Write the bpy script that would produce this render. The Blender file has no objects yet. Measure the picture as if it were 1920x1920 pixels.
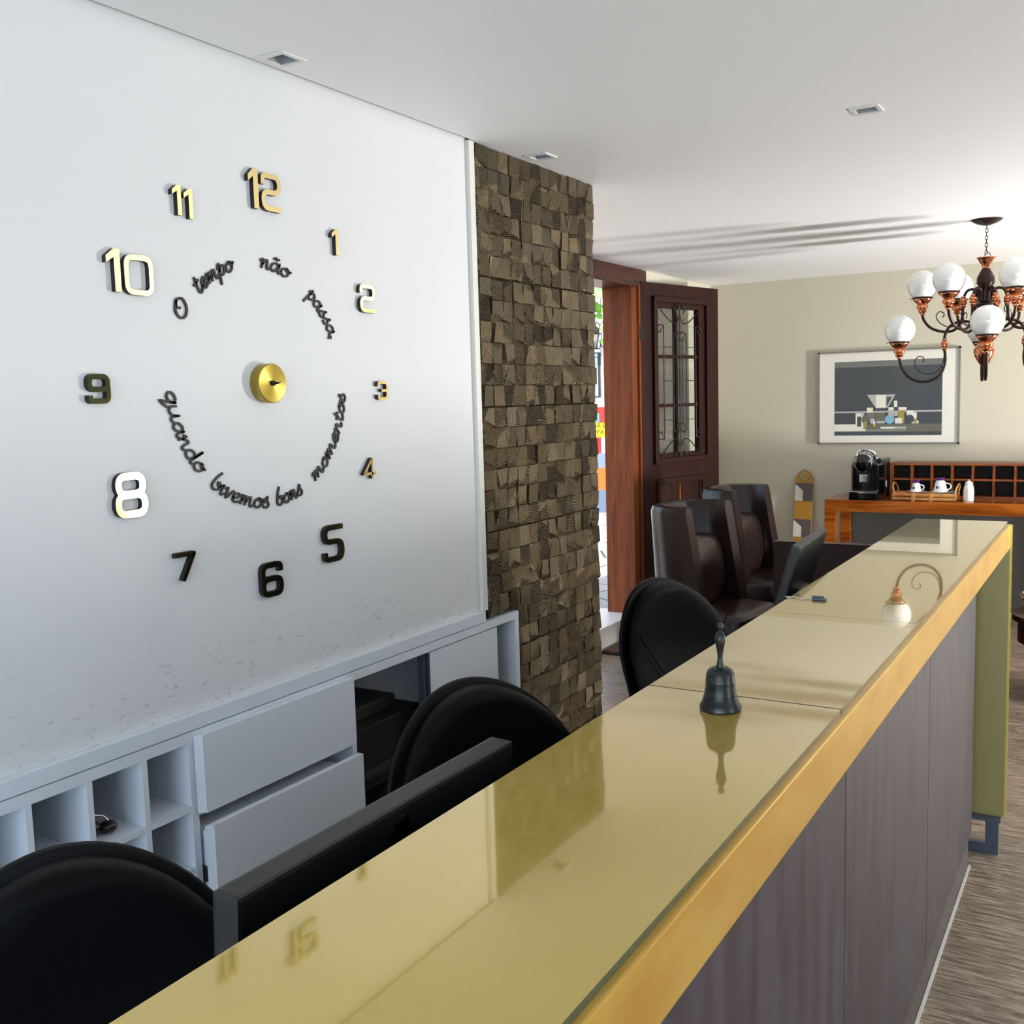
import bpy, bmesh, math, random
from mathutils import Vector, Matrix
random.seed(7)
PI = math.pi
sc = bpy.context.scene
COL = sc.collection

# ------------------------------------------------------------ camera
cam_d = bpy.data.cameras.new('camera'); cam = bpy.data.objects.new('camera', cam_d); COL.objects.link(cam)
Rv = Vector((0.85849, 0.51205, -0.02809)); Uv = Vector((-0.0313, 0.10699, 0.99377)); Wv = Vector((-0.51187, 0.85226, -0.10788))
cam.matrix_world = Matrix(((Rv.x, Uv.x, -Wv.x, 0.0), (Rv.y, Uv.y, -Wv.y, 0.0), (Rv.z, Uv.z, -Wv.z, 1.642), (0, 0, 0, 1)))
cam_d.sensor_width = 36.0; cam_d.lens = 1933.67 / 1920 * 36.0; cam_d.clip_start = 0.02; cam_d.clip_end = 200
sc.camera = cam

# ------------------------------------------------------------ world, sun, window daylight, exposure
wd = bpy.data.worlds.new('sky'); sc.world = wd; wd.use_nodes = True
wn = wd.node_tree; wn.nodes.clear()
sky = wn.nodes.new('ShaderNodeTexSky'); sky.sky_type = 'NISHITA'; sky.sun_disc = False
sky.sun_elevation = math.radians(52); sky.sun_rotation = math.radians(200)
bgn = wn.nodes.new('ShaderNodeBackground'); bgn.inputs[1].default_value = 0.40
won = wn.nodes.new('ShaderNodeOutputWorld')
wn.links.new(sky.outputs[0], bgn.inputs[0]); wn.links.new(bgn.outputs[0], won.inputs[0])

def light(name, kind, loc, direction, energy, color=(1, 1, 1), sx=1, sy=1, spread=None):
    l = bpy.data.lights.new(name, kind); l.energy = energy; l.color = color
    if kind == 'AREA':
        l.shape = 'RECTANGLE'; l.size = sx; l.size_y = sy
        if spread: l.spread = math.radians(spread)
    o = bpy.data.objects.new(name, l); COL.objects.link(o); o.location = loc
    o.rotation_euler = Vector(direction).to_track_quat('-Z', 'Y').to_euler()
    return o
sun = light('sun', 'SUN', (0, 0, 10), (-0.22, 0.62, -0.85), 9.0, (1.0, 0.97, 0.92)); sun.data.angle = 0.01
light('window_daylight', 'AREA', (3.33, 0.9, 1.45), (-1, 0.0, 0.03), 12, (0.80, 0.90, 1.0), 1.6, 4.4)
light('window_daylight', 'AREA', (0.4, -2.56, 1.25), (-0.25, 1, -0.05), 92, (0.56, 0.77, 1.0), 3.6, 2.0)
light('window_bounce', 'AREA', (3.31, 0.9, 0.55), (-1, 0.0, 0.9), 118, (0.90, 0.95, 1.0), 0.4, 4.2)  # added low lamp in place of ground bounce, lifts the near ceiling
light('window_bounce', 'AREA', (3.31, 6.15, 0.52), (-1, 0.02, 0.45), 235, (1.0, 1.0, 1.0), 0.32, 1.6, 120)
sc.view_settings.view_transform = 'Standard'; sc.view_settings.look = 'None'
sc.view_settings.gamma = 1.0; sc.view_settings.use_curve_mapping = False
sc.view_settings.exposure = 0.0

# ------------------------------------------------------------ materials
def lin(c):
    return tuple((v / 255 / 12.92 if v / 255 <= 0.04045 else ((v / 255 + 0.055) / 1.055) ** 2.4) for v in c) + (1,)
def mat(name, rgb, rough=0.5, metal=0.0, coat=0.0, coat_rough=0.03, rgb2=None, scale=5.0, stretch=(1, 1, 1), detail=4.0,
        bump=0.0, lo=0.35, hi=0.65, spec=None, emit=None, trans=0.0, sheen=0.0, ior=None):
    m = bpy.data.materials.new(name); m.use_nodes = True; nt = m.node_tree; b = nt.nodes['Principled BSDF']
    b.inputs['Base Color'].default_value = lin(rgb); b.inputs['Roughness'].default_value = rough
    b.inputs['Metallic'].default_value = metal; b.inputs['Coat Weight'].default_value = coat
    b.inputs['Coat Roughness'].default_value = coat_rough; b.inputs['Transmission Weight'].default_value = trans
    if spec is not None: b.inputs['Specular IOR Level'].default_value = spec
    if ior: b.inputs['IOR'].default_value = ior
    if emit: b.inputs['Emission Color'].default_value = lin(rgb); b.inputs['Emission Strength'].default_value = emit
    if rgb2 or bump:
        tc = nt.nodes.new('ShaderNodeTexCoord'); mp = nt.nodes.new('ShaderNodeMapping'); mp.inputs['Scale'].default_value = stretch
        nz = nt.nodes.new('ShaderNodeTexNoise'); nz.inputs['Scale'].default_value = scale; nz.inputs['Detail'].default_value = detail
        nt.links.new(tc.outputs['Object'], mp.inputs[0]); nt.links.new(mp.outputs[0], nz.inputs[0])
        if rgb2:
            r = nt.nodes.new('ShaderNodeValToRGB'); r.color_ramp.elements[0].position = lo; r.color_ramp.elements[1].position = hi
            r.color_ramp.elements[0].color = lin(rgb); r.color_ramp.elements[1].color = lin(rgb2)
            nt.links.new(nz.outputs[0], r.inputs[0]); nt.links.new(r.outputs[0], b.inputs['Base Color'])
        if bump:
            bp = nt.nodes.new('ShaderNodeBump'); bp.inputs['Strength'].default_value = bump; bp.inputs['Distance'].default_value = 0.004
            nt.links.new(nz.outputs[0], bp.inputs['Height']); nt.links.new(bp.outputs[0], b.inputs['Normal'])
    return m

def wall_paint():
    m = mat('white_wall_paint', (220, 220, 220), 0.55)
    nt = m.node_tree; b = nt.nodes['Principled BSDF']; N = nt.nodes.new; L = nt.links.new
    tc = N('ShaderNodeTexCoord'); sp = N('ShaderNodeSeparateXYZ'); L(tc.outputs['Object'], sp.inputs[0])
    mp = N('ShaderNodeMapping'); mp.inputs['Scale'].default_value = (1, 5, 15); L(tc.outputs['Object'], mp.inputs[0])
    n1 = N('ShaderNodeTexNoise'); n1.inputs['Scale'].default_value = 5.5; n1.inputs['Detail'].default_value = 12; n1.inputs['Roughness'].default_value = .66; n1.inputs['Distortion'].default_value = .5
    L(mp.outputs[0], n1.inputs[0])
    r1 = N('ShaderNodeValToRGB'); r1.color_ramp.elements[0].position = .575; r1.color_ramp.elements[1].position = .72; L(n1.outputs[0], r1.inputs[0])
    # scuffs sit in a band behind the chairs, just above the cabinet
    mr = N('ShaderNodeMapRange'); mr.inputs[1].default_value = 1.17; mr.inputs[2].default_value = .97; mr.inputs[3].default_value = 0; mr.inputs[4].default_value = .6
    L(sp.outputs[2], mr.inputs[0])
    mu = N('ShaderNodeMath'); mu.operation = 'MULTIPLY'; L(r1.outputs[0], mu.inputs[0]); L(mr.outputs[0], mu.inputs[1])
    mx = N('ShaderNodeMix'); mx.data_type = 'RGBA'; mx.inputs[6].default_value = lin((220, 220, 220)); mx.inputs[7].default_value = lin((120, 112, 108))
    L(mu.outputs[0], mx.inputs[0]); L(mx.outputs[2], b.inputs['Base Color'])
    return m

def plank_floor():
    m = mat('wood_look_tile', (120, 105, 90), 0.38)
    nt = m.node_tree; b = nt.nodes['Principled BSDF']; N = nt.nodes.new; L = nt.links.new
    tc = N('ShaderNodeTexCoord')
    br = N('ShaderNodeTexBrick'); br.inputs['Scale'].default_value = 1; br.inputs['Brick Width'].default_value = 7.0; br.inputs['Row Height'].default_value = .305
    br.inputs['Mortar Size'].default_value = .004; br.inputs['Mortar Smooth'].default_value = .3; br.inputs['Color1'].default_value = (.0, .0, .0, 1); br.inputs['Color2'].default_value = (1, 1, 1, 1); br.inputs['Mortar'].default_value = (.5, .5, .5, 1)
    bm_ = N('ShaderNodeMapping'); bm_.inputs['Location'].default_value = (2.1, .053, 0); L(tc.outputs['Object'], bm_.inputs[0]); L(bm_.outputs[0], br.inputs[0])
    mp = N('ShaderNodeMapping'); mp.inputs['Scale'].default_value = (3.4, 34, 1); L(tc.outputs['Object'], mp.inputs[0])
    mp2 = N('ShaderNodeMapping'); mp2.inputs['Scale'].default_value = (5, 5, 1); L(tc.outputs['Object'], mp2.inputs[0])
    nz = N('ShaderNodeTexNoise'); nz.inputs['Scale'].default_value = 2.4; nz.inputs['Detail'].default_value = 12; nz.inputs['Roughness'].default_value = .78; nz.inputs['Distortion'].default_value = .35
    L(mp.outputs[0], nz.inputs[0])
    n2 = N('ShaderNodeTexNoise'); n2.inputs['Scale'].default_value = 1.3; n2.inputs['Detail'].default_value = 4; L(mp2.outputs[0], n2.inputs[0])
    r = N('ShaderNodeValToRGB'); e = r.color_ramp.elements
    e[0].position = .36; e[0].color = lin((44, 34, 27)); e[1].position = .66; e[1].color = lin((204, 186, 162))
    q = e.new(.48); q.color = lin((126, 108, 90)); L(nz.outputs[0], r.inputs[0])
    mx = N('ShaderNodeMix'); mx.data_type = 'RGBA'; mx.blend_type = 'OVERLAY'; mx.inputs[0].default_value = .5
    L(r.outputs[0], mx.inputs[6]); L(n2.outputs[0], mx.inputs[7])
    m3 = N('ShaderNodeMix'); m3.data_type = 'RGBA'; m3.inputs[7].default_value = lin((178, 166, 150)); L(br.outputs['Fac'], m3.inputs[0]); L(mx.outputs[2], m3.inputs[6])
    L(m3.outputs[2], b.inputs['Base Color'])
    bp = N('ShaderNodeBump'); bp.inputs['Strength'].default_value = .25; bp.inputs['Distance'].default_value = .003; L(nz.outputs[0], bp.inputs['Height']); L(bp.outputs[0], b.inputs['Normal'])
    return m

def wood(name, dark, light_, axis='X', rough=.35, coat=.3, scale=2.0, ratio=14):
    s = {'X': (1, ratio, ratio), 'Y': (ratio, 1, ratio), 'Z': (ratio, ratio, 1)}[axis]
    m = mat(name, dark, rough, 0, coat, .12, light_, scale, s, 8, .08, .32, .68, spec=.2)
    for n in m.node_tree.nodes:
        if n.type == 'TEX_NOISE': n.inputs['Distortion'].default_value = .9; n.inputs['Roughness'].default_value = .62
    return m

def bronze(name, rot, rgb):
    m = mat(name, rgb, .34, .8)
    nt = m.node_tree; b = nt.nodes['Principled BSDF']; N = nt.nodes.new; L = nt.links.new
    tc = N('ShaderNodeTexCoord'); mp = N('ShaderNodeMapping'); mp.inputs['Rotation'].default_value = (rot, 0, 0)
    wv = N('ShaderNodeTexWave'); wv.wave_type = 'BANDS'; wv.bands_direction = 'Z'; wv.inputs['Scale'].default_value = 52; wv.inputs['Distortion'].default_value = 1.6; wv.inputs['Detail'].default_value = 2; wv.inputs['Detail Scale'].default_value = 3
    L(tc.outputs['Object'], mp.inputs[0]); L(mp.outputs[0], wv.inputs[0])
    bp = N('ShaderNodeBump'); bp.inputs['Strength'].default_value = .9; bp.inputs['Distance'].default_value = .005
    L(wv.outputs['Fac'], bp.inputs['Height']); L(bp.outputs[0], b.inputs['Normal'])
    mx = N('ShaderNodeMix'); mx.data_type = 'RGBA'; mx.inputs[6].default_value = lin(tuple(int(v * .5) for v in rgb)); mx.inputs[7].default_value = lin(tuple(min(255, int(v * 1.3)) for v in rgb))
    L(wv.outputs['Fac'], mx.inputs[0]); L(mx.outputs[2], b.inputs['Base Color'])
    return m

def stone_paving():
    m = mat('flagstone', (200, 195, 188), .75)
    nt = m.node_tree; b = nt.nodes['Principled BSDF']; N = nt.nodes.new; L = nt.links.new
    tc = N('ShaderNodeTexCoord'); v = N('ShaderNodeTexVoronoi'); v.feature = 'DISTANCE_TO_EDGE'; v.inputs['Scale'].default_value = 2.3
    v2 = N('ShaderNodeTexVoronoi'); v2.inputs['Scale'].default_value = 2.3
    L(tc.outputs['Object'], v.inputs[0]); L(tc.outputs['Object'], v2.inputs[0])
    r = N('ShaderNodeValToRGB'); r.color_ramp.elements[0].position = .012; r.color_ramp.elements[1].position = .03
    r.color_ramp.elements[0].color = lin((95, 92, 86)); L(v.outputs['Distance'], r.inputs[0])
    r2 = N('ShaderNodeValToRGB'); r2.color_ramp.elements[0].color = lin((150, 148, 146)); r2.color_ramp.elements[1].color = lin((208, 202, 192)); L(v2.outputs['Color'], r2.inputs[0])
    mx = N('ShaderNodeMix'); mx.data_type = 'RGBA'; mx.blend_type = 'MULTIPLY'; mx.inputs[0].default_value = 1
    L(r2.outputs[0], mx.inputs[6]); L(r.outputs[0], mx.inputs[7]); L(mx.outputs[2], b.inputs['Base Color'])
    return m

M = dict(
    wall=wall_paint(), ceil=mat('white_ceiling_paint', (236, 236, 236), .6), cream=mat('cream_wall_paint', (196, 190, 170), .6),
    trimw=mat('white_trim', (222, 220, 212), .4), lam=mat('white_laminate', (220, 226, 234), .32), laminside=mat('white_laminate_inner', (205, 212, 220), .4),
    gap=mat('shadow_gap', (60, 60, 60), .8),
    floor=plank_floor(),
    gold_glass=mat('gold_backed_glass', (204, 176, 84), .07, .38, 1.0, .01, (212, 186, 100), 3.0, (1, 1, 1), 6, 0, .3, .7, spec=.3),
    glass_edge=mat('green_glass_edge', (38, 72, 62), .12, 0, .5),
    gold=mat('gold_leaf_paint', (206, 154, 54), .36, .45, .2, .15, (222, 180, 82), 7.0, (3, 1, 3), 5, .06, .3, .75),
    gold_panel=mat('olive_gold_panel', (152, 142, 90), .28, .25, .5, .1),
    purple=mat('oxidised_purple_laminate', (50, 36, 40), .46, .0, .08, .3, (70, 63, 71), 2.6, (8, 8, 1.3), 11, .03, .34, .68),
    steel=mat('brushed_steel', (84, 92, 106), .4, .6), chrome=mat('chrome', (225, 226, 228), .08, 1.0),
    black_plastic=mat('black_plastic', (14, 15, 17), .42), black_gloss=mat('gloss_black_plastic', (5, 5, 6), .12, 0, .6),
    grey_plastic=mat('dark_grey_plastic', (40, 41, 42), .42),
    black_leather=mat('black_leatherette', (5, 5, 7), .48, 0, 0, .1, None, 60, (1, 1, 1), 2, .10, spec=.12),
    black_shell=mat('black_chair_shell', (7, 8, 11), .55, spec=.18),
    brown_leather=mat('dark_brown_leather', (26, 15, 15), .27, 0, .0, .2, (36, 21, 20), 6, (1, 1, 1), 3, .03, spec=.4),
    gnum=mat('mirror_gold', (244, 220, 160), .07, 1.0), black=mat('matte_black', (10, 10, 11), .5),
    brass=mat('brushed_brass', (176, 154, 72), .28, 1.0),
    dkdoor=wood('dark_door_wood', (24, 7, 4), (50, 17, 9), 'Z', .55, .0), jamb=wood('reddish_jamb_wood', (88, 42, 20), (132, 70, 36), 'Z', .5, .0),
    header=wood('header_wood', (40, 18, 12), (84, 40, 22), 'Y', .4, .2),
    honey=wood('honey_wood', (112, 50, 10), (182, 100, 30), 'X', .22, .5, 1.5, 9), cubby=wood('cubby_wood', (96, 48, 24), (148, 84, 46), 'X', .4, .2),
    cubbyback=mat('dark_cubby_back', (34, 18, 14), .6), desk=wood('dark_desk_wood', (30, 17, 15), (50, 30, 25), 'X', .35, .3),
    iron=mat('black_wrought_iron', (12, 11, 11), .5, .3), bulbcup=mat('polished_copper', (212, 142, 104), .14, 1.0),
    dkmetal=mat('dark_bronze_metal', (46, 28, 24), .32, .6), pewter=mat('dark_pewter', (40, 42, 42), .36, .85, 0, .1, (60, 63, 62), 20, (1, 1, 4), 3),
    glassglobe=mat('opal_glass', (238, 238, 234), .12, 0, .8, .03),
    pane=mat('clear_pane', (235, 238, 238), .03, 0, 0, trans=1.0, ior=1.45),
    matboard=mat('picture_mat', (222, 218, 206), .5, 0, .7, .02), silver=mat('silver_frame', (150, 148, 140), .25, .9),
    stone=stone_paving(), stucco=mat('white_stucco', (240, 240, 238), .8),
    leaf=mat('green_leaf', (60, 140, 24), .4, 0, .2, .2, (120, 190, 60), 9), leafdk=mat('dark_green_leaf', (22, 48, 16), .6), stem=mat('vine_stem', (60, 46, 30), .7),
    rug=mat('brown_coir_mat', (66, 46, 36), .95, 0, 0, .1, (112, 84, 66), 90, (1, 1, 1), 3, .9), rubber=mat('black_rubber', (16, 16, 16), .7),
    bamboo=mat('bamboo', (150, 92, 40), .4, 0, .3, .1, (196, 140, 76), 9, (1, 1, 1), 4), china=mat('white_china', (240, 240, 240), .15, 0, .5),
    violet=mat('purple_petals', (90, 28, 130), .6), napkin=mat('blue_grey_paper', (90, 110, 124), .7), orange_paper=mat('orange_paper', (208, 110, 60), .6),
    mustard=mat('mustard_paint', (176, 126, 32), .5), grey_paint=mat('umber_paint', (92, 78, 76), .5), white_paint=mat('off_white_paint', (222, 212, 200), .5), tan=mat('tan_paint', (190, 160, 92), .5),
    amber=mat('amber_dark_plastic', (40, 20, 14), .15, 0, .5), shade_panel=mat('charcoal_shade_panel', (74, 70, 64), .6),
    lampin=mat('lamp_reflector', (150, 156, 162), .3), terrace=mat('terrace_tile', (120, 98, 70), .7),
)

# ------------------------------------------------------------ mesh helpers
def bm_new(): return bmesh.new()
def add_box(bm, x0, x1, y0, y1, z0, z1, bev=0.0, mi=0):
    vs = [bm.verts.new((x, y, z)) for x in (x0, x1) for y in (y0, y1) for z in (z0, z1)]
    fs = [bm.faces.new([vs[i] for i in q]) for q in ((0, 1, 3, 2), (4, 6, 7, 5), (0, 4, 5, 1), (2, 3, 7, 6), (0, 2, 6, 4), (1, 5, 7, 3))]
    for f in fs: f.material_index = mi
    if bev:
        es = list({e for f in fs for e in f.edges})
        r = bmesh.ops.bevel(bm, geom=es, offset=bev, segments=2, affect='EDGES', profile=.7)
        for f in r['faces']: f.material_index = mi
    return bm
def add_prism(bm, pts, d0, d1, axis='X', mi=0):
    def P(p, d): return {'X': (d, p[0], p[1]), 'Y': (p[0], d, p[1]), 'Z': (p[0], p[1], d)}[axis]
    a = [bm.verts.new(P(p, d0)) for p in pts]; b = [bm.verts.new(P(p, d1)) for p in pts]
    n = len(pts); fs = [bm.faces.new(a), bm.faces.new(b[::-1])]
    fs += [bm.faces.new((a[i], b[i], b[(i + 1) % n], a[(i + 1) % n])) for i in range(n)]
    for f in fs: f.material_index = mi
def add_lathe(bm, prof, c=(0, 0, 0), seg=24, axis='Z'):
    rings = []
    for r, h in prof:
        ring = []
        for k in range(seg):
            a = 2 * PI * k / seg; u, v = max(r, 1e-4) * math.cos(a), max(r, 1e-4) * math.sin(a)
            p = {'Z': (u, v, h), 'X': (h, u, v), 'Y': (u, h, v)}[axis]
            ring.append(bm.verts.new((p[0] + c[0], p[1] + c[1], p[2] + c[2])))
        rings.append(ring)
    for i in range(len(rings) - 1):
        for k in range(seg): bm.faces.new((rings[i][k], rings[i][(k + 1) % seg], rings[i + 1][(k + 1) % seg], rings[i + 1][k]))
    bm.faces.new(rings[0][::-1]); bm.faces.new(rings[-1])
def add_loft(bm, rings, cap=True, closed=True, loop=False):
    R = [[bm.verts.new(p) for p in r] for r in rings]; n = len(R[0]); m = len(R)
    for i in range(m if loop else m - 1):
        for k in range(n if closed else n - 1):
            bm.faces.new((R[i][k], R[i][(k + 1) % n], R[(i + 1) % m][(k + 1) % n], R[(i + 1) % m][k]))
    if cap and not loop: bm.faces.new(R[0][::-1]); bm.faces.new(R[-1])
def smooth_path(pts, n=6, closed=False):
    P = [Vector(p) for p in pts]; out = []; m = len(P)
    for i in range(m if closed else m - 1):
        if closed: a, b, c, d = P[i - 1], P[i], P[(i + 1) % m], P[(i + 2) % m]
        else: a, b, c, d = P[max(i - 1, 0)], P[i], P[i + 1], P[min(i + 2, m - 1)]
        for k in range(n):
            t = k / n; out.append(.5 * ((2 * b) + (c - a) * t + (2 * a - 5 * b + 4 * c - d) * t * t + (3 * b - a - 3 * c + d) * t ** 3))
    if not closed: out.append(P[-1])
    return out
def add_tube(bm, pts, r, seg=8, closed=False, flat=None):
    P = [Vector(p) for p in pts]; m = len(P); rings = []; up = Vector((0, 0, 1)); prev = None
    for i in range(m):
        if closed: t = P[(i + 1) % m] - P[i - 1]
        else: t = P[min(i + 1, m - 1)] - P[max(i - 1, 0)]
        t.normalize()
        if prev is None:
            a = t.cross(up)
            if a.length < .1: a = t.cross(Vector((1, 0, 0)))
        else: a = prev - t * prev.dot(t)
        a.normalize(); b = t.cross(a); prev = a
        rr = r[i] if isinstance(r, (list, tuple)) else r
        rings.append([tuple(P[i] + a * rr * math.cos(2 * PI * k / seg) + b * rr * math.sin(2 * PI * k / seg)) for k in range(seg)])
    add_loft(bm, rings, True, True, closed)
def add_ellipsoid(bm, c, r, e=1.0, seg=24, rg=14):
    def s(v, p): return math.copysign(abs(v) ** p, v)
    rings = []
    for i in range(1, rg):
        ph = -PI / 2 + PI * i / rg
        rings.append([(c[0] + r[0] * s(math.cos(ph), e) * s(math.cos(2 * PI * k / seg), e), c[1] + r[1] * s(math.cos(ph), e) * s(math.sin(2 * PI * k / seg), e), c[2] + r[2] * s(math.sin(ph), e)) for k in range(seg)])
    add_loft(bm, rings)
def obj(name, bm, m, parent=None, smooth=False, loc=None, label=None):
    me = bpy.data.meshes.new(name); bmesh.ops.recalc_face_normals(bm, faces=bm.faces[:]); bm.to_mesh(me); bm.free()
    for mm in (m if isinstance(m, (list, tuple)) else [m]): me.materials.append(M[mm] if isinstance(mm, str) else mm)
    if smooth:
        for p in me.polygons: p.use_smooth = True
        me.set_sharp_from_angle(angle=math.radians(40)) if smooth != 'all' else None
    o = bpy.data.objects.new(name, me); COL.objects.link(o)
    if parent: o.parent = parent
    if loc: o.location = loc
    if label: o['label'] = label
    return o
def tag(o, label, cat, group=None, kind=None):
    o['label'] = label; o['category'] = cat
    if group: o['group'] = group
    if kind: o['kind'] = kind
    return o
def thing(name, label, cat, loc=(0, 0, 0), rotz=0, group=None):
    o = bpy.data.objects.new(name, None); COL.objects.link(o); o.location = loc; o.rotation_euler = (0, 0, rotz); o.empty_display_size = .05
    return tag(o, label, cat, group)
def struct(name, bm, m, label=None, cat=None):
    o = obj(name, bm, m); o['kind'] = 'structure'
    if label: o['label'] = label; o['category'] = cat
    return o
def box(*a, **k): bm = bm_new(); add_box(bm, *a, **k); return bm
def dup(root, loc, rotz, label, group=None):
    def cp(o, par):
        c = o.copy(); COL.objects.link(c)
        if par: c.parent = par
        for ch in o.children: cp(ch, c)
        return c
    r = cp(root, None); r.location = loc; r.rotation_euler = (0, 0, rotz); r['label'] = label
    if group: r['group'] = group
    return r

CE = 2.5; WX = -1.916; DX = -2.9; BY = 8.0
# ------------------------------------------------------------ structure
struct('floor', box(-2.9, 3.4, -2.6, 8.1, -.1, 0), 'floor', 'wood-look plank tile floor of the reception hall', 'floor')
# ceiling with holes for the recessed lamps
LAMPS = [(-1.836, 2.01), (-.727, 3.397), (-1.828, 3.312)]
bm = bm_new(); hs = .034
xs = sorted({-1.896, 3.4} | {v for x, y in LAMPS for v in (x - hs, x + hs)}); ys = sorted({-2.6, 8.1} | {v for x, y in LAMPS for v in (y - hs, y + hs)})
for i in range(len(xs) - 1):
    for j in range(len(ys) - 1):
        mx_, my_ = (xs[i] + xs[i + 1]) / 2, (ys[j] + ys[j + 1]) / 2
        if any(abs(mx_ - x) < hs and abs(my_ - y) < hs for x, y in LAMPS): continue
        add_box(bm, xs[i], xs[i + 1], ys[j], ys[j + 1], CE, CE + .012)
add_box(bm, -3.1, -1.896, 3.87, 8.1, CE, CE + .012)
add_box(bm, -2.9, -1.896, 2.988, 3.87, CE, CE + .012)
add_box(bm, -3.1, 3.5, -2.7, 8.2, CE + .09, CE + .2)
bmesh.ops.remove_doubles(bm, verts=bm.verts[:], dist=1e-5)
struct('ceiling', bm, 'ceil', 'smooth white plaster ceiling', 'ceiling')
# left wall above the cabinet niche
bm = bm_new(); add_box(bm, -2.4, WX, -2.6, 2.957, .90, CE + .09); add_box(bm, -2.4, -2.26, -2.6, 2.957, 0, .90); add_box(bm, -2.26, WX, -2.6, .0, 0, .9)
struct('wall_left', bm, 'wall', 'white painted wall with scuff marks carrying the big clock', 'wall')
struct('trim_1', box(-1.935, -1.902, 2.957, 2.987, .918, CE), 'trimw', 'narrow white strip between clock wall and bronze tiles', 'trim')
bm = bm_new(); add_box(bm, -2.9, -1.913, 2.987, 3.868, .885, CE); add_box(bm, -2.9, -1.913, 3.186, 3.868, 0, .885); add_box(bm, -2.9, -2.3, 2.957, 3.186, 0, .885)
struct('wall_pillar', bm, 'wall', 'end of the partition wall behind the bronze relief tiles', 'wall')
# relief tiles
bm = bm_new(); C0 = .0735
def relief(y0, y1, z0, z1):
    nx_, nz_ = max(1, round((y1 - y0) / C0)), max(1, round((z1 - z0) / C0))
    dy, dz = (y1 - y0) / nx_, (z1 - z0) / nz_; X0 = -1.907; U = random.uniform
    for j in range(nz_):
        for i in range(nx_):
            a, b, c, d = y0 + i * dy, y0 + (i + 1) * dy, z0 + j * dz, z0 + (j + 1) * dz
            def ins(p): return (U(.02, .2), U(.22, .48)) if random.random() < p else (.015, .03)
            l = ins(.42); r = ins(.42) if l[1] < .1 else (.015, .03); bt = ins(.42); tp = ins(.22) if bt[1] < .1 else (.015, .03)
            l = l[::random.choice((1, -1))]; r = r[::random.choice((1, -1))]; bt = bt[::random.choice((1, -1))]; tp = tp[::random.choice((1, -1))]
            I = [(a + l[0] * dy, c + bt[0] * dz), (b - r[0] * dy, c + bt[1] * dz), (b - r[1] * dy, d - tp[1] * dz), (a + l[1] * dy, d - tp[0] * dz)]
            D = [U(.006, .013) for _ in I]; O = [(a, c), (b, c), (b, d), (a, d)]
            Vi = [bm.verts.new((X0 + q, p[0], p[1])) for p, q in zip(I, D)]; Vo = [bm.verts.new((X0 + U(0, .0025), p[0], p[1])) for p in O]; Vb = [bm.verts.new((-1.9125, p[0], p[1])) for p in O]
            f1 = bm.faces.new((Vi[0], Vi[1], Vi[2])); f2 = bm.faces.new((Vi[0], Vi[2], Vi[3])); f1.material_index = f2.material_index = random.randrange(6)
            for k in range(4):
                f = bm.faces.new((Vi[k], Vo[k], Vo[(k + 1) % 4], Vi[(k + 1) % 4])); f.material_index = random.randrange(6)
                bm.faces.new((Vo[k], Vb[k], Vb[(k + 1) % 4], Vo[(k + 1) % 4])).material_index = 4
seams = [.745, 1.186, 1.62, 2.062]
g = .0018
rows = [(.885, seams[1] - g), (seams[1] + g, seams[2] - g), (seams[2] + g, seams[3] - g), (seams[3] + g, CE - .003)]
for a, b in rows: relief(2.989, 3.868, a, b)
relief(3.186, 3.868, .745 + g, .882); relief(3.186, 3.868, .304 + g, .745 - g); relief(3.186, 3.868, .002, .304 - g)
br = [bronze('bronze_tile_%s' % n, r, c) for n, r, c in (('level', .15, (112, 98, 76)), ('rising', .75, (132, 116, 88)), ('steep', 1.4, (100, 87, 67)), ('falling', -.6, (122, 107, 82)), ('flat', -.1, (86, 74, 57)), ('upright', 1.65, (114, 100, 76)))]
for q in ((2.989, 3.868, .885, 2.497), (3.186, 3.868, .002, .882)): add_box(bm, -1.9128, -1.909, *q, mi=4)
o = obj('relief_tile_cladding', bm, br); tag(o, 'bronze faceted relief tiles covering the end of the white wall', 'wall tiles')

# room shell
bm = bm_new(); add_box(bm, -3.1, DX, 3.868, 5.2, 0, CE + .09); add_box(bm, -3.1, DX, 6.66, 8.1, 0, CE + .09); add_box(bm, -3.1, DX, 5.2, 6.66, 2.488, CE + .09)
struct('wall_entrance', bm, 'cream', 'cream wall holding the open entrance doorway', 'wall')
struct('wall_back', box(-3.1, 3.5, BY, BY + .1, 0, CE + .09), 'cream', 'cream back wall behind the picture', 'wall')
bm = bm_new()
add_box(bm, 3.4, 3.55, -2.7, -1.5, 0, CE + .09); add_box(bm, 3.4, 3.55, 3.3, 4.6, 0, CE + .09); add_box(bm, 3.4, 3.55, 7.6, 8.1, 0, CE + .09)
add_box(bm, 3.4, 3.55, -1.5, 3.3, 2.35, CE + .09); add_box(bm, 3.4, 3.55, 4.6, 7.6, 2.3, CE + .09); add_box(bm, 3.4, 3.55, -1.5, 3.3, 0, .3); add_box(bm, 3.4, 3.55, 4.6, 7.6, 0, .3)
struct('wall_right', bm, 'cream'); bm = bm_new()
for q in ((-2.4, -1.5, 0, CE + .09), (2.4, 3.5, 0, CE + .09), (-1.5, 2.4, 2.3, CE + .09), (-1.5, 2.4, 0, .2)): add_box(bm, q[0], q[1], -2.75, -2.6, q[2], q[3])
struct('wall_rear', bm, 'wall')
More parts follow.
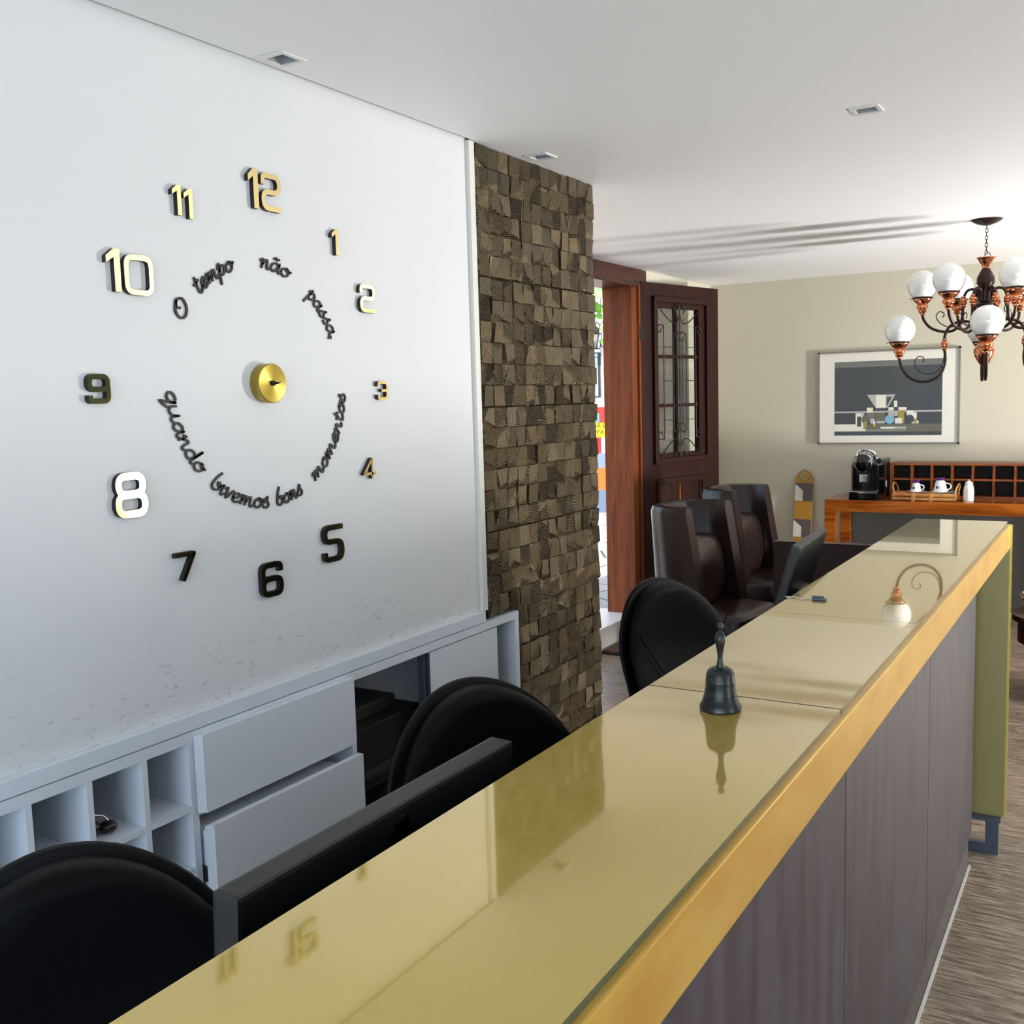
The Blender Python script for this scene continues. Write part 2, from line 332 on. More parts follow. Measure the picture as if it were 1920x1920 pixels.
# entrance door frame
dj = thing('door_frame', 'reddish brown wooden door frame around the open entrance', 'door frame', (DX, 6.45, .15)); dj['kind'] = 'structure'; dj.name = 'door_1'
def at(o, bm): 
    for v in bm.verts: v.co -= o.location
    return bm
obj('jamb', at(dj, box(-3.10, DX + .012, 6.43, 6.515, .15, 2.40)), 'jamb', dj)
obj('door_stop', at(dj, box(-2.955, DX + .03, 6.515, 6.545, .15, 2.40, bev=.003)), 'jamb', dj)
obj('door_casing', at(dj, box(-3.0, DX + .02, 6.545, 6.66, .0, 2.40)), 'dkdoor', dj)
obj('lintel', at(dj, box(-3.10, DX + .025, 5.1, 6.66, 2.375, 2.494, bev=.004)), 'header', dj)
obj('jamb', at(dj, box(-3.10, DX + .02, 5.1, 5.22, .0, 2.40)), 'jamb', dj)
bm = bm_new(); add_box(bm, -3.25, DX + .0, 5.2, 6.53, 0.0, .15, bev=.006)
o = obj('door_step', bm, 'trimw'); tag(o, 'pale stone step under the open entrance doorway', 'step'); o['kind'] = 'structure'

# door leaf (local: x along leaf, y thickness, z up)
la = math.atan2(7.388 - 6.515, -2.649 + 2.87)
leaf = thing('door_leaf', 'dark wooden door leaf with iron grille, swung open against the wall', 'door', (-2.87, 6.55, .0), la)
LW = .92; T0, T1 = .0, .045     # the room side is local -y
bm = bm_new()
z0, zt = .17, 2.414; wx0, wx1, wz0, wz1 = .155, .672, 1.235, 2.25
add_box(bm, 0, wx0, T0, T1, z0, zt, bev=.002); add_box(bm, wx1, LW, T0, T1, z0, zt, bev=.002); add_box(bm, wx0, wx1, T0, T1, wz1, zt); add_box(bm, wx0, wx1, T0, T1, 1.06, wz0); add_box(bm, wx0, wx1, T0, T1, z0, .36)
add_box(bm, wx0 - .002, wx1 + .002, T0 + .012, T1 - .01, .34, 1.07)
obj('frame', bm, 'dkdoor', leaf)
bm = bm_new()
for a, b, c, d in ((.118, .785, 2.285, 2.325), (.118, .785, 1.165, 1.205)): add_box(bm, a, b, T0 - .028, T0, c, d, bev=.008)
for a, b in ((.118, .16), (.745, .785)): add_box(bm, a, b, T0 - .024, T0, 1.17, 2.32, bev=.008)
obj('moulding', bm, 'dkdoor', leaf)
bm = bm_new(); add_box(bm, .147, .72, T0 - .018, T0 + .014, 1.02, 1.062, bev=.008); add_box(bm, .147, .18, T0 - .018, T0 + .014, .36, 1.03, bev=.008); add_box(bm, .69, .72, T0 - .018, T0 + .014, .36, 1.03, bev=.008)
obj('panel_moulding', bm, 'dkdoor', leaf)
obj('panel_strip', box(.428, .440, T0 + .006, T0 + .014, .36, 1.02), 'honey', leaf, label='thin honey coloured strip down the lower panel')
bm = bm_new()
add_box(bm, .400, .424, T0 + .008, T1 - .008, wz0, wz1)
for z in (1.573, 1.915): add_box(bm, wx0, wx1, T0 + .008, T1 - .008, z - .012, z + .012)
obj('glazing_bars', bm, 'dkdoor', leaf)
k = 0
for a, b in ((wx0, .400), (.424, wx1)):
    for c, d in ((wz0, 1.561), (1.585, 1.903), (1.927, wz1)): obj('glass_pane', box(a, b, .022, .026, c, d), 'pane', leaf)
# wrought iron grille
bm = bm_new(); gy = -.012; cxm = .424
def rod(pts, r=.0042, n=7): add_tube(bm, smooth_path([(p[0], gy, p[1]) for p in pts], n), r, 6)
rod([(cxm, 1.21), (cxm, 2.28)], .005); 
def spiral(cx, cz, r0, a0, turns, sgn, n=14):
    return [(cx + r0 * (1 - .75 * i / n) * math.cos(a0 + sgn * turns * 2 * PI * i / n), cz + r0 * (1 - .75 * i / n) * math.sin(a0 + sgn * turns * 2 * PI * i / n)) for i in range(n + 1)]
for s in (1, -1):
    def mx(pts): return [(cxm + s * p[0], p[1]) for p in pts]
    for off, ztop, zbot in ((.075, 2.05, 1.42), (.19, 2.10, 1.37)):
        up_ = [(off, 1.75), (off, ztop)] + [(off - .045 + q[0], q[1]) for q in spiral(0, ztop, .045, 0, 1.1, 1)][1:]
        dn_ = [(off, 1.75), (off, zbot)] + [(off - .045 + q[0], q[1]) for q in spiral(0, zbot, .045, 0, 1.1, -1)][1:]
        if off > .1:
            up_ = [(off, 1.75), (off, ztop)] + [(off + .04 - q[0], q[1]) for q in spiral(0, ztop, .04, 0, 1.1, 1)][1:]
            dn_ = [(off, 1.75), (off, zbot)] + [(off + .04 - q[0], q[1]) for q in spiral(0, zbot, .04, 0, 1.1, -1)][1:]
        rod(mx(up_), n=3); rod(mx(dn_), n=3)
    rod(mx([(.03, 1.75), (.03, 2.03)])); rod(mx([(0.03, 1.75), (.03, 1.45)]))
    for z in (1.98, 1.745, 1.47): rod(mx([(.075, z), (.19, z)]), .003)
    rod(mx([(.23, 2.24), (.12, 2.165), (.04, 2.15), (.0, 2.23), (.03, 2.27), (.06, 2.25), (.045, 2.22)]))
    rod(mx([(.23, 1.22), (.12, 1.31), (.04, 1.33), (.0, 1.25), (.03, 1.20), (.06, 1.22), (.045, 1.25)]))
obj('iron_grille', bm, 'iron', leaf, True)
obj('hinge', box(-.03, .012, -.008, .0, 2.02, 2.12), 'iron', leaf)

# ------------------------------------------------------------ outside the entrance
struct('floor_courtyard', box(-12, -3.1, 3.0, 12.4, -.02, .148), 'stone', 'sunlit flagstone paving outside the door', 'paving')
mw = 12.0
struct('wall_courtyard', box(-12, -3.1, mw, mw + .2, 0, 4.2), 'stucco', 'white courtyard wall with a painted mural', 'wall')
mural = thing('mural', 'patchwork of red, yellow, blue and orange painted blocks low on courtyard wall', 'mural', (-5.83, mw, .15))
pm = {}
def pcol(n, c): 
    pm[n] = mat('mural_' + n, c, .7); return pm[n]
for nm, x0, x1, a, b, c in [('red', -6.6, -5.2, 1.319, 1.522, (176, 44, 40)), ('cyan', -6.02, -5.86, 1.33, 1.44, (70, 206, 214)), ('yellow', -6.5, -5.3, 1.134, 1.319, (252, 222, 20)),
                            ('crimson', -6.3, -5.835, .93, 1.134, (160, 30, 36)), ('mint', -5.835, -5.3, .93, 1.134, (176, 206, 196)), ('slate', -5.90, -5.2, .74, .93, (112, 124, 146)), ('rust', -6.5, -5.90, .74, .93, (200, 70, 40)),
                            ('orange', -6.4, -5.77, .455, .74, (240, 96, 30)), ('steel', -5.77, -5.2, .455, .74, (96, 112, 138)), ('blue', -6.5, -5.2, .16, .455, (92, 106, 128))]:
    dpt = .008 if nm == 'cyan' else .004
    obj('painted_block', at(mural, box(x0, x1, mw - dpt, mw, a, b)), pcol(nm, c), mural, label=nm + ' painted block')
def text(name, body, size, loc, rot, m, parent, ext=.002):
    cu = bpy.data.curves.new(name, 'FONT'); cu.body = body; cu.size = size; cu.extrude = ext; cu.align_x = 'LEFT'
    t = bpy.data.objects.new(name + '_tmp', cu); COL.objects.link(t)
    me = bpy.data.meshes.new_from_object(t.evaluated_get(bpy.context.evaluated_depsgraph_get())); bpy.data.objects.remove(t)
    me.materials.clear(); me.materials.append(M[m]); o = bpy.data.objects.new(name, me); COL.objects.link(o)
    o.parent = parent; o.location = loc; o.rotation_euler = rot; return o
text('lettering', 'AR E TRO', .085, (-5.945 + 5.83, -.006, 1.255 - .15), (PI / 2, 0, 0), 'black', mural)
text('lettering', 'UPA DA AL', .085, (-5.955 + 5.83, -.006, 1.175 - .15), (PI / 2, 0, 0), 'black', mural)
sh = thing('window_shutter', 'pale blue shutter on the white courtyard wall', 'shutter', (-6.0, mw, 1.645))
obj('panel', at(sh, box(-6.4, -5.85, mw - .04, mw, 1.66, 2.2)), mat('pale_blue_paint', (176, 206, 218), .6), sh); obj('frame', at(sh, box(-6.4, -5.825, mw - .03, mw, 1.645, 2.215)), 'grey_plastic', sh)
lt = thing('wall_lantern', 'small black glass lantern on the courtyard wall', 'lantern', (-5.82, mw - .14, 2.25))
bm = bm_new(); add_lathe(bm, [(.055, 0), (.05, .01), (.0, .012)], seg=6); add_lathe(bm, [(.1, .2), (.09, .22), (.03, .27), (.0, .3)], seg=6)
for k in range(6): add_tube(bm, [(.052 * math.cos(k * PI / 3), .052 * math.sin(k * PI / 3), 0), (.092 * math.cos(k * PI / 3), .092 * math.sin(k * PI / 3), .2)], .006, 5)
add_tube(bm, smooth_path([(0, 0, .3), (0, .04, .34), (0, .13, .3)]), .008, 6)
obj('frame', bm, 'iron', lt); bm = bm_new(); add_lathe(bm, [(.046, .012), (.086, .2)], seg=6); obj('glass', bm, 'pane', lt)
bmv = bm_new(); add_box(bmv, -4.26, -4.14, 8.45, 12.0, 2.90, 3.0); struct('trim_2', bmv, 'jamb', 'wooden pergola beam outside the door', 'beam')
vine = thing('hanging_vine', 'green heart-leaved vine hanging in front of the white courtyard wall', 'vine', (-4.1, 8.5, 2.9))
vp = [(-4.20, 8.55, 2.92), (-4.12, 8.5, 2.6), (-4.11, 8.5, 2.46), (-4.07, 8.5, 2.36), (-4.13, 8.5, 2.28), (-4.15, 8.5, 2.18), (-4.09, 8.5, 2.08), (-4.07, 8.5, 2.13), (-4.06, 8.5, 2.3)]
bm = bm_new(); add_tube(bm, [tuple(Vector(p) - vine.location) for p in smooth_path(vp)], .004, 5); add_tube(bm, [tuple(Vector(p) - vine.location) for p in smooth_path([(-4.15, 8.5, 2.3), (-4.12, 8.5, 2.03), (-4.2, 8.5, 2.01)])], .003, 5); obj('stem', bm, 'stem', vine)
def leafm(c, L, w, ang, tilt):
    bm = bm_new(); out = [(0, 0), (.22, .46), (.5, .42), (.8, .2), (1, 0)]
    up_ = [bm.verts.new((x * L, y * w, -.1 * L * x * x + .08 * y * w)) for x, y in out]; md = [bm.verts.new((x * L, 0, -.1 * L * x * x - .02 * L * (x > 0) * (x < 1))) for x, y in out]; dn = [bm.verts.new((x * L, -y * w, -.1 * L * x * x + .08 * y * w)) for x, y in out]
    for i in range(len(out) - 1):
        for A, B in ((up_, md), (md, dn)):
            try: bm.faces.new([v for v in (A[i], A[i + 1], B[i + 1], B[i])])
            except Exception: pass
    bmesh.ops.remove_doubles(bm, verts=bm.verts[:], dist=1e-5)
    bmesh.ops.transform(bm, matrix=Matrix.Translation(Vector(c) - vine.location) @ Matrix.Rotation(ang, 4, 'Y') @ Matrix.Rotation(tilt, 4, 'X'), verts=bm.verts[:])
    bmesh.ops.solidify(bm, geom=bm.faces[:], thickness=.0015)
    return bm
for c, L, w, a, t in [((-4.11, 8.49, 2.47), .10, .14, 2.6, 1.2), ((-4.10, 8.49, 2.46), .09, .12, .3, 1.3), ((-4.09, 8.48, 2.38), .08, .08, 2.9, 1.1), ((-4.12, 8.49, 2.27), .10, .10, .5, 1.2), ((-4.05, 8.49, 2.27), .09, .09, 1.3, 1.2), ((-4.1, 8.49, 2.17), .08, .06, 1.2, 1.3),
                      ((-4.2, 8.45, 2.62), .22, .20, .35, 1.1), ((-4.0, 8.5, 2.70), .2, .16, 2.5, 1.2), ((-4.09, 8.49, 2.34), .07, .06, .1, 1.2)]: obj('leaf', leafm(c, L, w, a, t), 'leaf', vine, True)
# beyond the right windows: terrace and hedge
struct('floor_terrace', box(3.55, 9, -4, 10, -.12, -.02), 'terrace')
bm = bm_new()
for k in range(46):
    y = -3 + 13 * k / 45; add_ellipsoid(bm, (6.6 + random.uniform(-.2, .2), y, random.uniform(.5, 1.4)), (.45, .4, .5), 1, 8, 6); add_ellipsoid(bm, (6.7 + random.uniform(-.2, .2), y, random.uniform(1.6, 2.5)), (.45, .4, .6), 1, 8, 6); add_ellipsoid(bm, (6.8, y + .1, .5), (.5, .4, .6), 1, 8, 6)
struct('wall_hedge', bm, 'leafdk')

# ------------------------------------------------------------ built-in cabinet
cb = thing('built_in_cabinet', 'low white built-in cabinet with cubbyholes under the clock wall', 'cabinet', (-1.895, 2.0, 0))
XF, XB = -1.895, -2.24; th = .0145
bm = bm_new()
add_box(bm, -1.915, XF + .002, .02, 2.955, .882, .918, bev=.0015)                     # upper board
add_box(bm, XB, XF, .02, 3.181, .852, .879)                                              # frame rail
add_box(bm, XB, XB + .012, .02, 3.181, .02, .852)                                        # back
add_box(bm, XB, XF, 3.152, 3.181, .02, .852); add_box(bm, XB, XF, .02, 3.152, .02, .10)
for y in (.345, .49, .635, .78, .923, 1.067, 1.21, 1.354, 1.499): add_box(bm, XB + .012, XF - .001, y, y + th, .1, .852)
add_box(bm, XB + .012, XF - .001, 1.634, 1.654, .1, .852); add_box(bm, XB + .012, XF - .001, 2.228, 2.246, .1, .852)
for z in (.684, .530, .376, .222): add_box(bm, XB + .012, XF - .002, .345, 1.634, z, z + th)
add_box(bm, XB + .012, XF - .001, 1.654, 2.228, .668, .684); add_box(bm, XB + .012, XF - .003, 2.246, 3.152, .24, .256)
add_box(bm, XB + .2, XF - .09, 2.246, 2.70, .46, .475)
obj('carcass', bm, 'lam', cb, loc=(1.895, -2.0, 0))
def drawer(y0, y1, z0, z1, xo, lab):
    bm = bm_new()
    add_prism(bm, [(XF + xo - .018, y0 + .012), (XF + xo, y0 + .012), (XF + xo, y1), (XF + xo - .018, y1), ], z0, z1, 'Z')
    add_prism(bm, [(XF + xo - .018, y0), (XF + xo - .006, y0 + .012), (XF + xo - .018, y0 + .012)], z0, z1, 'Z')
    o = obj('drawer_front', bm, 'lam', cb, loc=(1.895, -2.0, 0), label=lab)
    s = obj('drawer_box', box(XF - .30 + xo, XF + xo - .018, y0 + .03, y1 - .03, z0 + .02, z1 - .03), 'lam', o)
    if xo > .04: obj('drawer_rail', box(XF - .03, XF + xo - .02, y0 + .020, y0 + .03, z0 + .04, z0 + .075), 'black_plastic', o)
    return o
drawer(1.648, 2.222, .676, .868, .020, 'closed upper drawer front'); drawer(1.636, 2.206, .462, .656, .055, 'lower drawer pulled slightly open'); drawer(1.64, 2.215, .25, .45, .02, 'bottom drawer front')
d = obj('sliding_door', box(XF - .02, XF - .004, 2.622, 3.036, .262, .847), 'lam', cb, loc=(1.895, -2.0, 0), label='white sliding door')
bm = bm_new(); add_box(bm, XF - .024, XF - .001, 2.586, 2.592, .262, .847); add_box(bm, XF - .024, XF - .008, 2.592, 2.612, .262, .847); add_box(bm, XF - .024, XF - .001, 2.612, 2.621, .262, .847)
obj('aluminium_handle', bm, 'steel', d)
pr = thing('printer', 'black printer inside the dark opening of the white cabinet', 'printer', (-2.08, 2.45, .475))
bm = bm_new(); add_box(bm, -.13, .13, -.19, .19, .0, .20, bev=.01); obj('body', bm, 'black_plastic', pr)
bm = bm_new(); add_box(bm, -.12, .08, -.17, .12, .20, .245, bev=.012); obj('scanner_lid', bm, 'grey_plastic', pr)
bm = bm_new(); add_box(bm, .13, .16, -.15, .15, .05, .065); obj('paper_tray', bm, 'grey_plastic', pr)
p2 = thing('equipment_box', 'black equipment box below the printer in the cabinet', 'box', (-2.08, 2.44, .256)); bm = bm_new(); add_box(bm, -.13, .14, -.18, .18, 0, .17, bev=.008); obj('case', bm, 'black_plastic', p2); obj('front_slot', box(.14, .143, -.12, .12, .07, .09), 'grey_plastic', p2)
p3 = thing('power_adapter', 'small black box in the narrow opening beside the sliding door', 'adapter', (-1.99, 3.08, .6)); bm = bm_new(); add_box(bm, -.03, .03, -.035, .03, .0, .08, bev=.006); obj('case', bm, 'black_plastic', p3); obj('plug', box(-.01, .01, -.01, .01, .08, .095), 'grey_plastic', p3)
obj('wall_bracket', box(-2.23 + 1.99, -.03, -.02, .02, .03, .05), 'grey_plastic', p3)
oz = thing('hair_clip', 'small glossy dark brown clip lying in an upper cubbyhole', 'hair clip', (-1.97, 1.405, .6985)); bm = bm_new()
add_ellipsoid(bm, (0, .0, .018), (.028, .026, .018), 1, 14, 8); add_ellipsoid(bm, (.02, .035, .014), (.022, .02, .014), 1, 14, 8); obj('shell', bm, 'amber', oz, True); bm = bm_new(); add_tube(bm, smooth_path([(-.01, -.02, .03), (0, 0, .045), (.01, .03, .038), (.02, .04, .02)]), .002, 6); obj('wire', bm, 'chrome', oz)

# ------------------------------------------------------------ clock numerals (ribbons on the wall plane; local y = along wall, z up)
def fillet(pts, r, closed=False, n=5):
    P = [Vector(p) for p in pts]; out = []; m = len(P)
    for i in range(m):
        if not closed and i in (0, m - 1): out.append(P[i]); continue
        a, b, c = P[i - 1], P[i], P[(i + 1) % m]; u, v = (a - b), (c - b); rr = min(r, u.length * .49, v.length * .49)
        u.normalize(); v.normalize(); s, e = b + u * rr, b + v * rr
        for k in range(n + 1): t = k / n; out.append(s * (1 - t) ** 2 + b * 2 * t * (1 - t) + e * t * t)
    return out
def ribbon(bm, pts, w, d0, d1, closed=False, mi_side=1):
    P = [p for i, p in enumerate(pts) if i == 0 or (p - pts[i - 1]).length > 1e-6]; m = len(P); Lf, Rt = [], []
    for i in range(m):
        if closed: a, c = P[i - 1], P[(i + 1) % m]
        else: a, c = P[max(i - 1, 0)], P[min(i + 1, m - 1)]
        t1 = (P[i] - a); t2 = (c - P[i])
        if t1.length < 1e-9: t1 = t2
        if t2.length < 1e-9: t2 = t1
        t1 = t1.normalized(); t2 = t2.normalized(); t = (t1 + t2); t = t.normalized() if t.length > .2 else t1
        n = Vector((-t.y, t.x)); k = max(.5, n.dot(Vector((-t1.y, t1.x)))); Lf.append(P[i] + n * (w / 2 / k)); Rt.append(P[i] - n * (w / 2 / k))
    V = [[bm.verts.new((x, p.x, p.y)) for p in S] for x, S in ((d1, Lf), (d1, Rt), (d0, Rt), (d0, Lf))]
    for i in range(m if closed else m - 1):
        j = (i + 1) % m
        for q in range(4):
            f = bm.faces.new((V[q][i], V[q][j], V[(q + 1) % 4][j], V[(q + 1) % 4][i])); f.material_index = 0 if q == 0 else mi_side
    if not closed:
        for i in (0, m - 1): f = bm.faces.new([V[q][i] for q in range(4)]); f.material_index = mi_side
W_ = .085
DG = {
    '1': None, '2': [([(0, .68), (0, .91), (.9, .91), (.9, .50), (.0, .50), (0, .085), (.95, .085)], 0)],
    '3': [([(0, .72), (0, .91), (.9, .91), (.9, .085), (0, .085), (0, .28)], 0), ([(.3, .50), (.88, .50)], 0)],
    '4': [([(.70, .0), (.70, .93), (.02, .24), (1, .24)], 0)],
    '5': [([(.95, .91), (.0, .91), (0, .54), (.9, .54), (.9, .085), (0, .085), (0, .27)], 0)],
    '6': [([(.9, .70), (.9, .91), (0, .91), (0, .40)], 0), ([(0, .085), (0, .52), (.9, .52), (.9, .085)], 1)],
    '7': [([(0, .91), (.92, .91), (.34, 0)], 0)],
    '8': [([(0.04, .52), (.04, .91), (.86, .91), (.86, .52)], 1), ([(0, .085), (0, .50), (.9, .50), (.9, .085)], 1)],
    '9': [([(0, .48), (0, .91), (.9, .91), (.9, .48)], 1), ([(.9, .60), (.9, .085), (0, .085), (0, .28)], 0)],
    '0': [([(0, .085), (0, .915), (.95, .915), (.95, .085)], 1)]}
def digit(ch, y0, zc, w, h, par):
    bm = bm_new(); sw = h * {'6': .155, '8': .155, '9': .17, '7': .16, '5': .13, '3': .135, '2': .135, '0': .125, '4': .12, '1': .15}[ch]
    ss = (w - sw)
    if ch == '1':
        a, b_ = y0, y0 + w; st = h * .17
        add_prism(bm, [(b_ - st, zc - h / 2), (b_, zc - h / 2), (b_, zc + h / 2), (b_ - st * .95, zc + h / 2), (a, zc + h * .32), (a, zc + h * .16), (b_ - st, zc + h * .30)], 0, .013, 'X', 1)
        bm.faces.ensure_lookup_table()
        for f in bm.faces:
            if all(abs(v.co.x - .013) < 1e-6 for v in f.verts): f.material_index = 0
    for qi, (pts, cl) in enumerate(DG[ch] or []):
        P = fillet([(y0 + sw / 2 + p[0] * ss, zc - h / 2 + p[1] * h) for p in pts], h * (.2 if ch in '0235689' else .015), bool(cl))
        ribbon(bm, P, sw, .0, .013 + .0004 * qi, bool(cl))
    for v in bm.verts: v.co.y -= par.location.y; v.co.z -= par.location.z
    return obj('digit', bm, ['gnum', 'black'], par)
WXF = WX + .001
def numeral(name, cy, cz, digs, lab):
    t = thing('clock_numeral', lab, 'clock numeral', (WXF, cy, cz), 0, 'gold numerals of the wall clock')
    for ch, y0, w, h, dz in digs: digit(ch, cy + y0, cz + dz, w, h, t)
numeral('12', 2.0, 2.188, [('1', -.062, .034, .098, .0), ('2', -.018, .078, .098, -.002)], 'mirrored gold number 12 at the top of the wall clock')
numeral('11', 1.722, 2.121, [('1', -.028, .026, .068, .002), ('1', .006, .026, .068, -.002)], 'small mirrored gold number 11 on the wall clock')
numeral('1', 2.258, 2.090, [('1', -.012, .027, .070, 0)], 'small mirrored gold number 1 standing alone on the wall clock')
numeral('2', 2.393, 1.945, [('2', -.036, .076, .083, 0)], 'mirrored gold number 2 on the wall clock')
numeral('3', 2.447, 1.681, [('3', -.026, .053, .056, 0)], 'small mirrored gold number 3 right of the clock centre')
numeral('10', 1.567, 1.943, [('1', -.066, .036, .092, .004), ('0', -.020, .082, .092, -.002)], 'large mirrored gold number 10 on the wall clock')
numeral('9', 1.463, 1.691, [('9', -.03, .062, .064, 0)], 'dark-reflecting number 9 at the far left of the wall clock')
numeral('8', 1.527, 1.456, [('8', -.045, .095, .102, 0)], 'large dark gold number 8, lower left of the wall clock')
numeral('7', 1.667, 1.274, [('7', -.035, .072, .068, 0)], 'number 7 with a chipped foot on the wall clock')
numeral('6', 1.950, 1.196, [('6', -.04, .086, .092, 0)], 'dark-reflecting number 6 at the bottom of the wall clock')
numeral('5', 2.197, 1.258, [('5', -.042, .092, .108, 0)], 'dark-reflecting number 5, lower right of the wall clock')
numeral('4', 2.368, 1.456, [('4', -.03, .062, .062, 0)], 'small slanted gold number 4 on the wall clock')
hb = thing('clock_hub', 'round brushed brass clock hub without hands at the ring centre', 'clock hub', (WXF, 1.968, 1.702))
bm = bm_new(); add_lathe(bm, [(.049, .0), (.05, .002), (.05, .030), (.0485, .0315), (0, .0315)], seg=48, axis='X')
m = M['brass'].copy(); m.name = 'turned_brass'; nt = m.node_tree; tg = nt.nodes.new('ShaderNodeTangent'); tg.direction_type = 'RADIAL'; tg.axis = 'X'
b = nt.nodes['Principled BSDF']; b.inputs['Anisotropic'].default_value = .85; b.inputs['Roughness'].default_value = .36; nt.links.new(tg.outputs[0], b.inputs['Tangent'])
obj('brass_disc', bm, m, hb, True); bm = bm_new(); add_lathe(bm, [(.007, .031), (.007, .036), (.003, .038), (.0025, .052), (0, .053)], seg=14, axis='X'); obj('spindle', bm, 'iron', hb, True)
bm = bm_new(); add_tube(bm, [(.045, 0, 0), (.05, .012, .004)], .0018, 6); obj('hand_stub', bm, 'chrome', hb)

# script words round the ring
GL = {
 'a': (1.15, [[(.85, .8), (.5, 1), (.15, .75), (.05, .35), (.3, 0), (.62, .22), (.86, .95), (.84, .3), (1.0, 0), (1.22, .22)]]),
 'o': (1.0, [[(.5, 1), (.12, .72), (.08, .25), (.42, 0), (.8, .3), (.82, .8), (.5, 1), (.55, .78), (.8, .72), (1.1, .9)]]),
 'n': (1.1, [[(-.05, .75), (.14, 1), (.17, .6), (.12, 0)], [(.13, .35), (.45, .92), (.66, .9), (.68, .35), (.8, 0), (1.1, .22)]]),
 'm': (1.6, [[(-.05, .75), (.14, 1), (.17, .6), (.12, 0)], [(.13, .35), (.42, .92), (.6, .85), (.6, .0)], [(.6, .35), (.9, .92), (1.12, .88), (1.14, .3), (1.28, 0), (1.6, .22)]]),
 's': (.85, [[(-.1, .2), (.2, .6), (.5, 1.1), (.5, .75), (.72, .3), (.5, 0), (.12, .08)]]),
 'e': (.9, [[(.0, .35), (.4, .45), (.72, .78), (.5, 1), (.15, .72), (.1, .25), (.4, 0), (.9, .25)]]),
 't': (.75, [[(.34, 1.7), (.22, .8), (.2, .15), (.42, 0), (.75, .25)], [(-.12, 1.08), (.66, 1.2)]]),
 'p': (1.05, [[(.0, .7), (.22, 1.15), (.16, .3), (.02, -.85)], [(.16, .4), (.45, .98), (.82, .8), (.78, .25), (.45, .02), (.16, .2)]]),
 'q': (1.1, [[(.85, .8), (.5, 1), (.12, .72), (.08, .25), (.4, 0), (.7, .25), (.86, 1)], [(.86, 1), (.8, .2), (.68, -.85), (1.15, -.1)]]),
 'u': (1.2, [[(.0, 1), (.02, .3), (.28, 0), (.62, .25), (.76, 1), (.76, .25), (.95, 0), (1.2, .22)]]),
 'd': (1.2, [[(.85, .8), (.5, 1), (.12, .72), (.08, .25), (.4, 0), (.75, .3), (.95, 1.9), (.86, .3), (1.02, 0), (1.22, .22)]]),
 'b': (1.05, [[(.35, 2.0), (.1, 1.2), (.08, .3), (.4, 0), (.82, .25), (.78, .85), (.5, .9), (.7, .6), (1.1, .85)]]),
 'i': (.5, [[(-.05, .75), (.14, 1), (.12, .25), (.28, 0), (.5, .3)]]),
 'v': (.9, [[(-.05, .8), (.14, 1), (.32, .02), (.74, .95), (.95, .85)]]),
 'O': (1.3, [[(.7, 1.75), (.15, 1.3), (.05, .5), (.45, 0), (1.0, .3), (1.15, 1.2), (.7, 1.75), (.4, 1.35), (.6, .9)]]),
 ',': (.4, [[(.2, .15), (.05, -.35)]]),
 'ã': (1.15, None)}
GL['ã'] = (1.15, GL['a'][1] + [[(.2, 1.35), (.38, 1.55), (.55, 1.38), (.75, 1.55)]])
HY, HZ = 1.968, 1.702
def word(s, a0, a1, r0, upper, lab, xh=.03):
    xh *= .86; r0 += .008 if upper else -.003
    adv = sum(GL[c][0] for c in s); r = r0; span = abs(a1 - a0) * PI / 180 * r; k = span / adv
    mid = math.radians((a0 + a1) / 2); loc = Vector((WXF, HY + r * math.cos(mid), HZ + r * math.sin(mid)))
    bm = bm_new(); u = 0
    for c in s:
        for st in GL[c][1]:
            path = []
            for p in smooth_path([(q[0], q[1], 0) for q in st], 5):
                along = (u + p.x) * k + p.y * xh * .16
                if upper: an = math.radians(a0) - along / r; rr = r + p.y * xh
                else: an = math.radians(a0) + along / r; rr = r - p.y * xh
                path.append(Vector((HY + rr * math.cos(an) - loc.y, HZ + rr * math.sin(an) - loc.z)))
            ribbon(bm, path, .0057, .0, .004, False, 0)
        u += GL[c][0]
    o = obj('lettering_word', bm, 'black'); o.location = loc
    tag(o, lab, 'wall lettering', 'black script words around the clock')
word('O', 150.5, 142, .285, True, 'single black script letter O starting the clock motto', .027)
word('tempo', 133.5, 107, .282, True, 'black script word tempo, upper left of the clock ring', .027)
word('não', 88.5, 68.5, .285, True, 'black script word não at the top of the clock ring', .027)
word('passa,', 53, 24, .285, True, 'black script word passa with comma, upper right of ring', .027)
word('quando', -177, -137, .322, False, 'black script word quando running down the left of ring', .028)
word('bivemos', -129.5, -91, .322, False, 'black script word bivemos at the lower left of ring', .028)
word('bons', -86, -67, .322, False, 'black script word bons at the bottom of the clock ring', .028)
word('momentos', -57, -5, .322, False, 'black script word momentos rising on the right of ring', .027)

# ------------------------------------------------------------ recessed ceiling lamps
for (x, y), lb in zip(LAMPS, ('square white recessed lamp nearest the camera, above the clock wall', 'square white recessed lamp alone in the middle of ceiling', 'square white recessed lamp just above the bronze tiles')):
    t = thing('recessed_lamp', lb, 'ceiling lamp', (x, y, CE), 0, 'recessed ceiling lamps')
    bm = bm_new(); a, b = .044, .032
    for q in ((-a, a, -a, -b), (-a, a, b, a), (-a, -b, -b, b), (b, a, -b, b)): add_box(bm, *q, -.004, .0)
    obj('frame', bm, 'trimw', t)
    bm = bm_new(); R0 = [(-.033, -.033, .0), (.033, -.033, .0), (.033, .033, .0), (-.033, .033, .0)]; R1 = [(-.02, -.02, .06), (.02, -.02, .06), (.02, .02, .06), (-.02, .02, .06)]
    add_loft(bm, [R0, R1], cap=False); bm.faces.new([bm.verts.new(p) for p in R1]); obj('reflector', bm, 'lampin', t)

